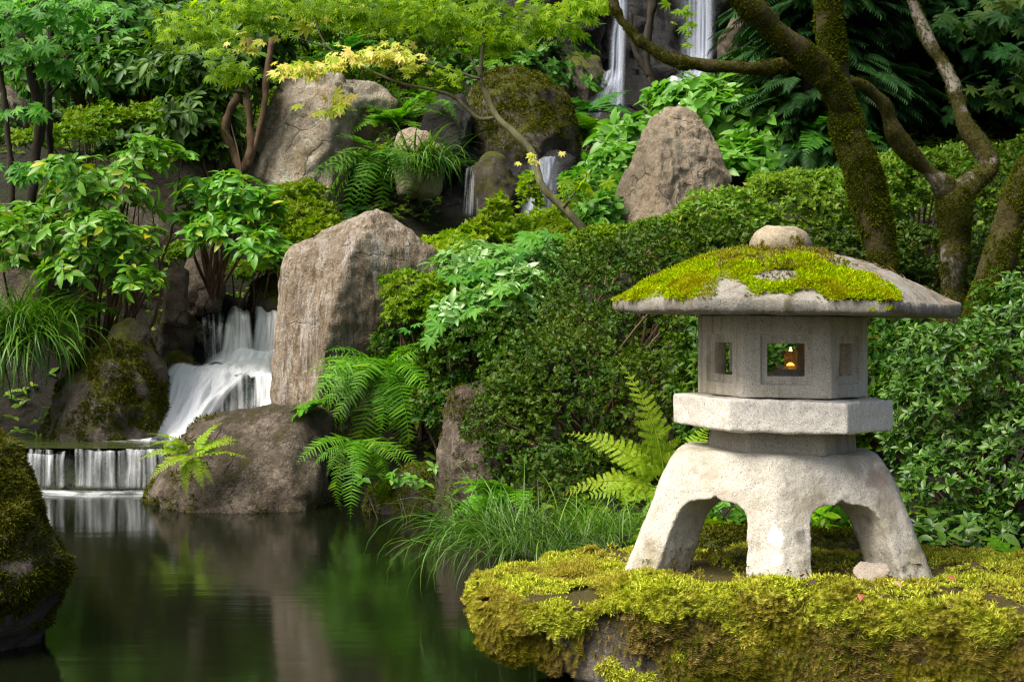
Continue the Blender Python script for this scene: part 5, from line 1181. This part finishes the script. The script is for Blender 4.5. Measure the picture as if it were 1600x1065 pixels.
shrub('leafy_shrub', 'fresh green small-leaved shrub between the slim maple and the dark rhododendron', 'shrub', [(170,190,60,25,12.9,.35),(120,215,60,22,12.4,.3),(260,185,45,22,12.9,.3),(60,225,50,20,12.2,.3)], 900, 6, .05, SMALL, LM['azalea'], nst=14, rough=.6, up=.7, lo=.4, spread=(.6,1.3), droop=0)
shrub('leafy_shrub', 'mid green shrub on the bank above the cascade lip', 'shrub', [(360,430,45,20,11.2,.25),(410,420,30,18,11.3,.2),(290,400,30,20,11.3,.2),(440,400,24,20,11.2,.2)], 900, 6, .045, SMALL, LM['azalea'], nst=12, rough=.45, up=.7, lo=.4, spread=(.6,1.3), droop=0)
# ================================================================== ferns
FB = [
 ('big sword fern hanging beside the pale boulder', P(590,245,11.6), 'sword_broad', dict(n=30, L=.56, az=(75,290), el=(-40,50))),
 ('large fern cascading over the rocks right of the tall boulder', P(598,580,8.35), 'sword', dict(n=46, L=.52, az=(75,300), el=(-30,50), mixed=None)),
 ('small fern drooping to the waterline under the large fern', P(556,690,7.6), 'sword', dict(n=16, L=.36, az=(90,280), el=(-35,30))),
 ('bright yellow-green fern growing from the face of the rounded boulder', P(300,712,7.62), 'lady_bright', dict(n=6, L=.3, explicit=[(262,25,.34),(282,50,.28),(75,50,.38),(95,22,.36),(150,-15,.26),(200,-45,.24),(120,-20,.22),(255,60,.30),(60,75,.30),(225,5,.28),(100,45,.30),(180,10,.26)])),
 ('tall bright fern beside the left foot of the lantern', P(1035,770,5.5), 'lady_bright', dict(n=6, L=.5, face=.6, explicit=[(285,90,.56),(275,58,.46),(262,34,.48),(60,68,.40),(250,16,.34)])),
 ('feathery green fern at the pond edge left of the sedge', P(800,775,5.9), 'lady', dict(n=7, L=.32, az=(160,330), el=(0,40))),
 ('light fern hanging from the buff ledge at the left edge', P(50,400,10.4), 'lady', dict(n=8, L=.5, az=(120,300), el=(-10,35))),
 ('small round-leaved fern hanging beside the mossy boulder', P(138,478,10.0), 'lady', dict(n=8, L=.26, az=(90,270), el=(-30,30))),
 ('feathery fern on the top of the rounded boulder', P(505,632,8.0), 'lady', dict(n=6, L=.26, az=(200,330), el=(5,35))),
 ('green fern right of the round mossy boulder', P(832,190,14.0), 'sword', dict(n=9, L=.42, az=(60,300), el=(0,55))),
 ('broad arching fern left of the pointed boulder in front of the falls', P(930,215,14.2), 'lady', dict(n=8, L=.62, az=(200,330), el=(10,50))),
 ('dark rounded fern at the foot of the thin waterfall', P(925,175,15.6), 'lady_dark', dict(n=12, L=.5, az=(60,300), el=(0,60))),
 ('pale fern between the pale boulder and the small tan rock', P(618,195,12.8), 'lady', dict(n=10, L=.48, az=(60,320), el=(20,70))),
 ('sprawling fern above the small tan rock', P(672,165,13.2), 'sword', dict(n=10, L=.40, az=(60,300), el=(0,60))),
 ('fern spreading above the round mossy boulder', P(775,100,14.8), 'lady', dict(n=10, L=.55, az=(60,300), el=(10,60))),
 ('single bright frond fern among the rhododendron stems', P(395,425,10.0), 'lady_bright', dict(n=3, L=.3, explicit=[(80,55,.3),(60,40,.22),(280,50,.18)])),
 ('low fern at the right edge of the slab', P(1600,885,4.55), 'lady', dict(n=6, L=.20, az=(190,330), el=(5,50))),
 ('pale fern among the rhododendrons on the left bank', P(245,240,12.2), 'lady', dict(n=8, L=.42, az=(60,300), el=(5,50))),
 ('dim fern below the maple leaves near the top', P(545,85,14.5), 'lady_dark', dict(n=8, L=.5, az=(60,300), el=(10,60))),
 ('dark fern beneath the broad arching fern', P(880,215,14.3), 'sword_dark', dict(n=8, L=.4, az=(100,300), el=(0,50))),
 ('small dark fern under the sword fern', P(560,325,11.6), 'lady_dark', dict(n=6, L=.3, az=(90,280), el=(-10,40))),
 ('fern in the shade right of the broad-leaved shrub', P(1290,215,12.2), 'lady_dark', dict(n=9, L=.6, az=(90,300), el=(5,60))),
]
for lab, at, kind, kw in FB: fern(lab, at, kind, **kw)

# ================================================================== sedges and small leafy plants
clump('arching green sedge spilling down the bank at the left edge', P(30,530,9.6), 800, .62, LM['sedge_dark'], .13, (-10,75), (100,300), .8)
clump('second sedge tuft above the left sedge', P(90,500,10.0), 160, .42, LM['sedge_dark'], .07, (20,80), (60,300), 1.0)
clump('fine dark sedge beside the sword fern', P(660,262,12.3), 380, .52, LM['sedge_dark'], .10, (15,75), (60,300), 1.0)
clump('long dark sedge arching over the pond behind the slab', P(850,850,5.0), 560, .30, LM['sedge_dark'], .13, (5,65), (170,400), .5)
clump('darker sedge at the corner of the slab and the pond', P(770,845,5.15), 260, .38, LM['sedge_dark'], .08, (10,75), (200,400), .5)
clump('upright sedge near the left foot of the lantern', P(950,830,5.3), 420, .25, LM['sedge'], .12, (15,80), (0,360), .5)
def herb(label, at, n, L, mat, r):
    p = np.array(at)+rng.normal(0, 1, (n,3))*np.array(r); ax = np.array([0,-.35,.9])+rng.normal(0,.25,(n,3))
    V, T = whorls(p, ax, 6, L, OVAL, (1.0,1.5), .1)
    o = thing('leafy_plant', [at[0], at[1], ground_z(at[0], at[1])[0]], label, 'plant'); part('leaves', V, T, mat, o)
    V, T = stems_mesh(np.array(o.location), p[:8], .004); part('stem', V, T, BARK['green'], o)
herb('bright leafy plant seen through the left arch of the lantern', P(1128,795,5.2), 34, .055, LM['bright'], (.09,.06,.05))
herb('bright leafy plant seen through the right arch of the lantern', P(1310,800,5.1), 40, .05, LM['maple'], (.08,.06,.06))
herb('small leafy plant on the low mossy rock at the waterline', P(620,745,7.4), 10, .05, LM['bright'], (.06,.04,.02))
herb('leafy plant at the foot of the glossy bush', P(1500,850,5.0), 40, .05, LM['bush'], (.15,.08,.05))

# ================================================================== dark trees behind
def conifer_spray():
    V, T = [], []
    parts_ = []
    for i in range(13):
        y = .08+.9*i/13; L = .42*(1-.72*y)
        for s in (-1, 1):
            b = np.array([(0,y-.022,0),(0,y+.022,0),(s*L*.55,y+.14,.0),(s*L,y+.24,-.06),(s*L*.5,y+.20,0)])
            parts_.append((b, np.array([(0,1,4),(0,4,2),(2,4,3)])))
    parts_.append((np.array([(-.012,0,0),(.012,0,0),(0,1.02,-.05)]), np.array([(0,1,2)])))
    V, T = cat_mesh(parts_); V[:,2] -= .22*V[:,1]**2; return V, T
SPRAY = conifer_spray()
def conifer(label, px, d, h, r, n, seed, z0=None):
    b = base_of(px, d); o = thing('conifer', b, label, 'tree')
    V, T = tube([b, b+[0,0,h*.5], b+[.1,0,h]], [.22,.15,.03], 20, 8, .2, seed); part('trunk', V, T, BARK['dark'], o)
    t = rng.random(n)**.85; z = h*(.04+.94*t); rad = r*(1-t)**.75*(.55+.5*rng.random(n))*(1+.25*np.sin(t*46+seed)); a = rng.random(n)*6.283
    dx = np.column_stack([np.sin(a), np.cos(a), np.zeros(n)])
    p = b+dx*rad[:,None]+np.column_stack([np.zeros(n)]*2+[z-rad*.18])
    dd = dx+np.column_stack([rng.normal(0,.25,n), rng.normal(0,.25,n), -.25+rng.normal(0,.15,n)])
    V, T = scatter(SPRAY, p-dx*.25, frames(dd, np.array([0,0,1])+rng.normal(0,.2,(n,3))), .30*(.7+.6*rng.random(n)))
    part('crown', V, T, LM['conifer'], o)
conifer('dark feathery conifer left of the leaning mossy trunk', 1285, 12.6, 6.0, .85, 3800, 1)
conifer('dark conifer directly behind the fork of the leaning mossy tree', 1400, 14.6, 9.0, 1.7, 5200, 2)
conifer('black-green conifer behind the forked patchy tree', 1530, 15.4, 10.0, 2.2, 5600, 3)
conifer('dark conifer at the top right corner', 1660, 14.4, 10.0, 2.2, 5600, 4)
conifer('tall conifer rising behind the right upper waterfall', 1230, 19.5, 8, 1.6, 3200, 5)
vr = thing('maple_tree', base_of(1760, 9.5), 'shaded maple whose drooping sprays reach in at the right edge', 'maple tree')
limb(vr, 'trunk', [(1760,420),(1765,200),(1745,60),(1760,-80)], 9.5, [14,12,9,6], BARK['dark'], seg=8, n=24, seed=70)
lv = [leaf_line(pathpx(pp, 9.2), n, .10, VINE, np.array([.08,.12,.04])) for pp, n in [([(1720,60),(1640,40),(1580,20),(1540,50)], 50), ([(1720,110),(1600,100),(1575,130)], 30), ([(1700,160),(1620,140),(1560,150)], 26), ([(1720,20),(1650,-10),(1560,0)], 40), ([(1560,35),(1500,30),(1460,45)], 30)]]
V, T = cat_mesh(lv); part('leaves', V, T, LM['vine_dark'], vr)
limb(vr, 'branch', [(1748,90),(1680,60),(1600,40),(1540,45)], 9.35, [4,3,1], BARK['dark'], seg=5, n=16, seed=71)

# shrubs and young trees clothing the hillside above and behind: a few shared crowns, each shrub its own object
hill = []
for q, (tpl, L, mat) in enumerate([(OVAL, .10, LM['rhodo_dark']), (SMALL, .075, LM['hedge']), (SMALL, .07, LM['azalea']), (RHODO, .14, LM['rhodo_dark'])]):
    u = unit(rng.normal(0,1,(700,3))); u[:,2] = np.abs(u[:,2])*.9+.02
    pp = u*(1+.25*fbm(u*2.2+q, 3, q))[:,None]*(.7+.34*rng.random((700,1)))
    V, T = whorls(pp, u*.7+[0,0,.5], 6, L, tpl, (.7,1.4), .1)
    hill.append((new_mesh('hill_foliage', V, T, mat), new_mesh('hill_stem', *stems_mesh(np.array([0,0,-.1]), pp[:9], .02), BARK['brown'])))
rs = np.random.default_rng(5); cnt = 0
spots = []
for tries in range(1500):
    d = rs.uniform(14.5, 27); px = rs.uniform(-250, 1850); x = (px-800)*d/F; z = ground_z(x, d)[0]
    r = rs.uniform(.5, 1.0)*(.75+d/40); py = HZ-(z+r*.5-EYE)/d*F
    if 860 < px < 1200 and d < 23: continue
    if d < 17 and (640 < px < 960 or 380 < px < 660 and d < 15.5): continue
    if any((x-a)**2+(d-b)**2 < (.62*(r+c))**2 for a, b, c in spots): continue
    spots.append((x, d, r))
    if len(spots) >= 110: break
for x, d, r in spots:
    q = int(rs.integers(4)); f_, s_ = hill[q]
    o = thing('hillside_shrub', (x, d, ground_z(x, d)[0]-.1), 'one of the leafy shrubs clothing the hillside behind the rocks', 'shrub', 'shrubs clothing the hillside')
    o.rotation_euler = (0, 0, rs.uniform(0, 6.28)); o.scale = (r, r, r*rs.uniform(.8, 1.25))
    link('foliage', f_, (0,0,0), o); link('stem', s_, (0,0,0), o)

# ground cover of small creeping leaves over the banks
def groundcover(n, L, mat, wfn, label, per=4, tpl=OVAL, lift=.02):
    p = np.column_stack([rng.uniform(-7, 7, n*3), rng.uniform(4.7, 19, n*3), np.zeros(n*3)]); p[:,2] = ground_z(p[:,0], p[:,1])
    k = (p[:,2] > .10) & wfn(p); p = p[k][:n]; p[:,2] += lift+.06*np.abs(fbm(p*2.2, 2, 3))
    V, T = whorls(p, np.array([0,-.25,1])+rng.normal(0,.3,p.shape), per, L, tpl, (.9,1.5), .0)
    solo('ground_cover', V, T, mat, label, 'ground cover', kind='stuff', loc=np.array([0,0,0.]))
nowater = lambda p: ~((p[:,0] > -2.6) & (p[:,0] < -1.55) & (p[:,1] > 8.5) & (p[:,1] < 11.6))
groundcover(9000, .05, LM['azalea'], lambda p: nowater(p) & (fbm(p*.9, 3, 4) > -.1), 'low green creeping leaves covering the banks')
groundcover(6000, .06, LM['hedge'], lambda p: nowater(p) & (fbm(p*.8, 3, 14) > .0) & (p[:,1] > 8), 'broader low leaves covering the slope')

# fallen leaves on the slab
lfm = {'rust':plain_mat('rust_leaf', (.30,.09,.04), .6), 'tan':plain_mat('tan_leaf', (.42,.25,.14), .6), 'dark':plain_mat('dark_leaf', (.05,.02,.015), .6)}
for px, py, c, lab in [(1345,1005-50,'rust','small red-brown fallen leaf lying on the moss right of centre'),(1395,935,'tan','pale pink-brown curled leaf lying near the stone chip'),(1262,940,'dark','dark curled dead leaf on the moss in front of the lantern'),(1250,922,'tan','tan leaf scrap beside the dark curled leaf'),(1440,905,'tan','tan leaf at the foot of the glossy bush side of the slab'),(1530,905,'dark','dark leaf on the slab towards the right edge'),(1480,925,'rust','rusty leaf lying on the right part of the slab')]:
    d = (EYE-zs-.0)*F/(py-HZ); c0 = P(px, py, d); c0[2] = zs+.042
    tv, tf = OVAL; V, T = scatter((tv*[1.3,1,2.2], tf), c0[None], frames(np.array([[rng.normal(), rng.normal(), .2]]), np.array([[.1,-.3,1]])), .028)
    V, T = evaluated(V, T, [('SOLIDIFY', dict(thickness=.0008))])
    solo('fallen_leaf', V, T, lfm[c], lab, 'leaf')
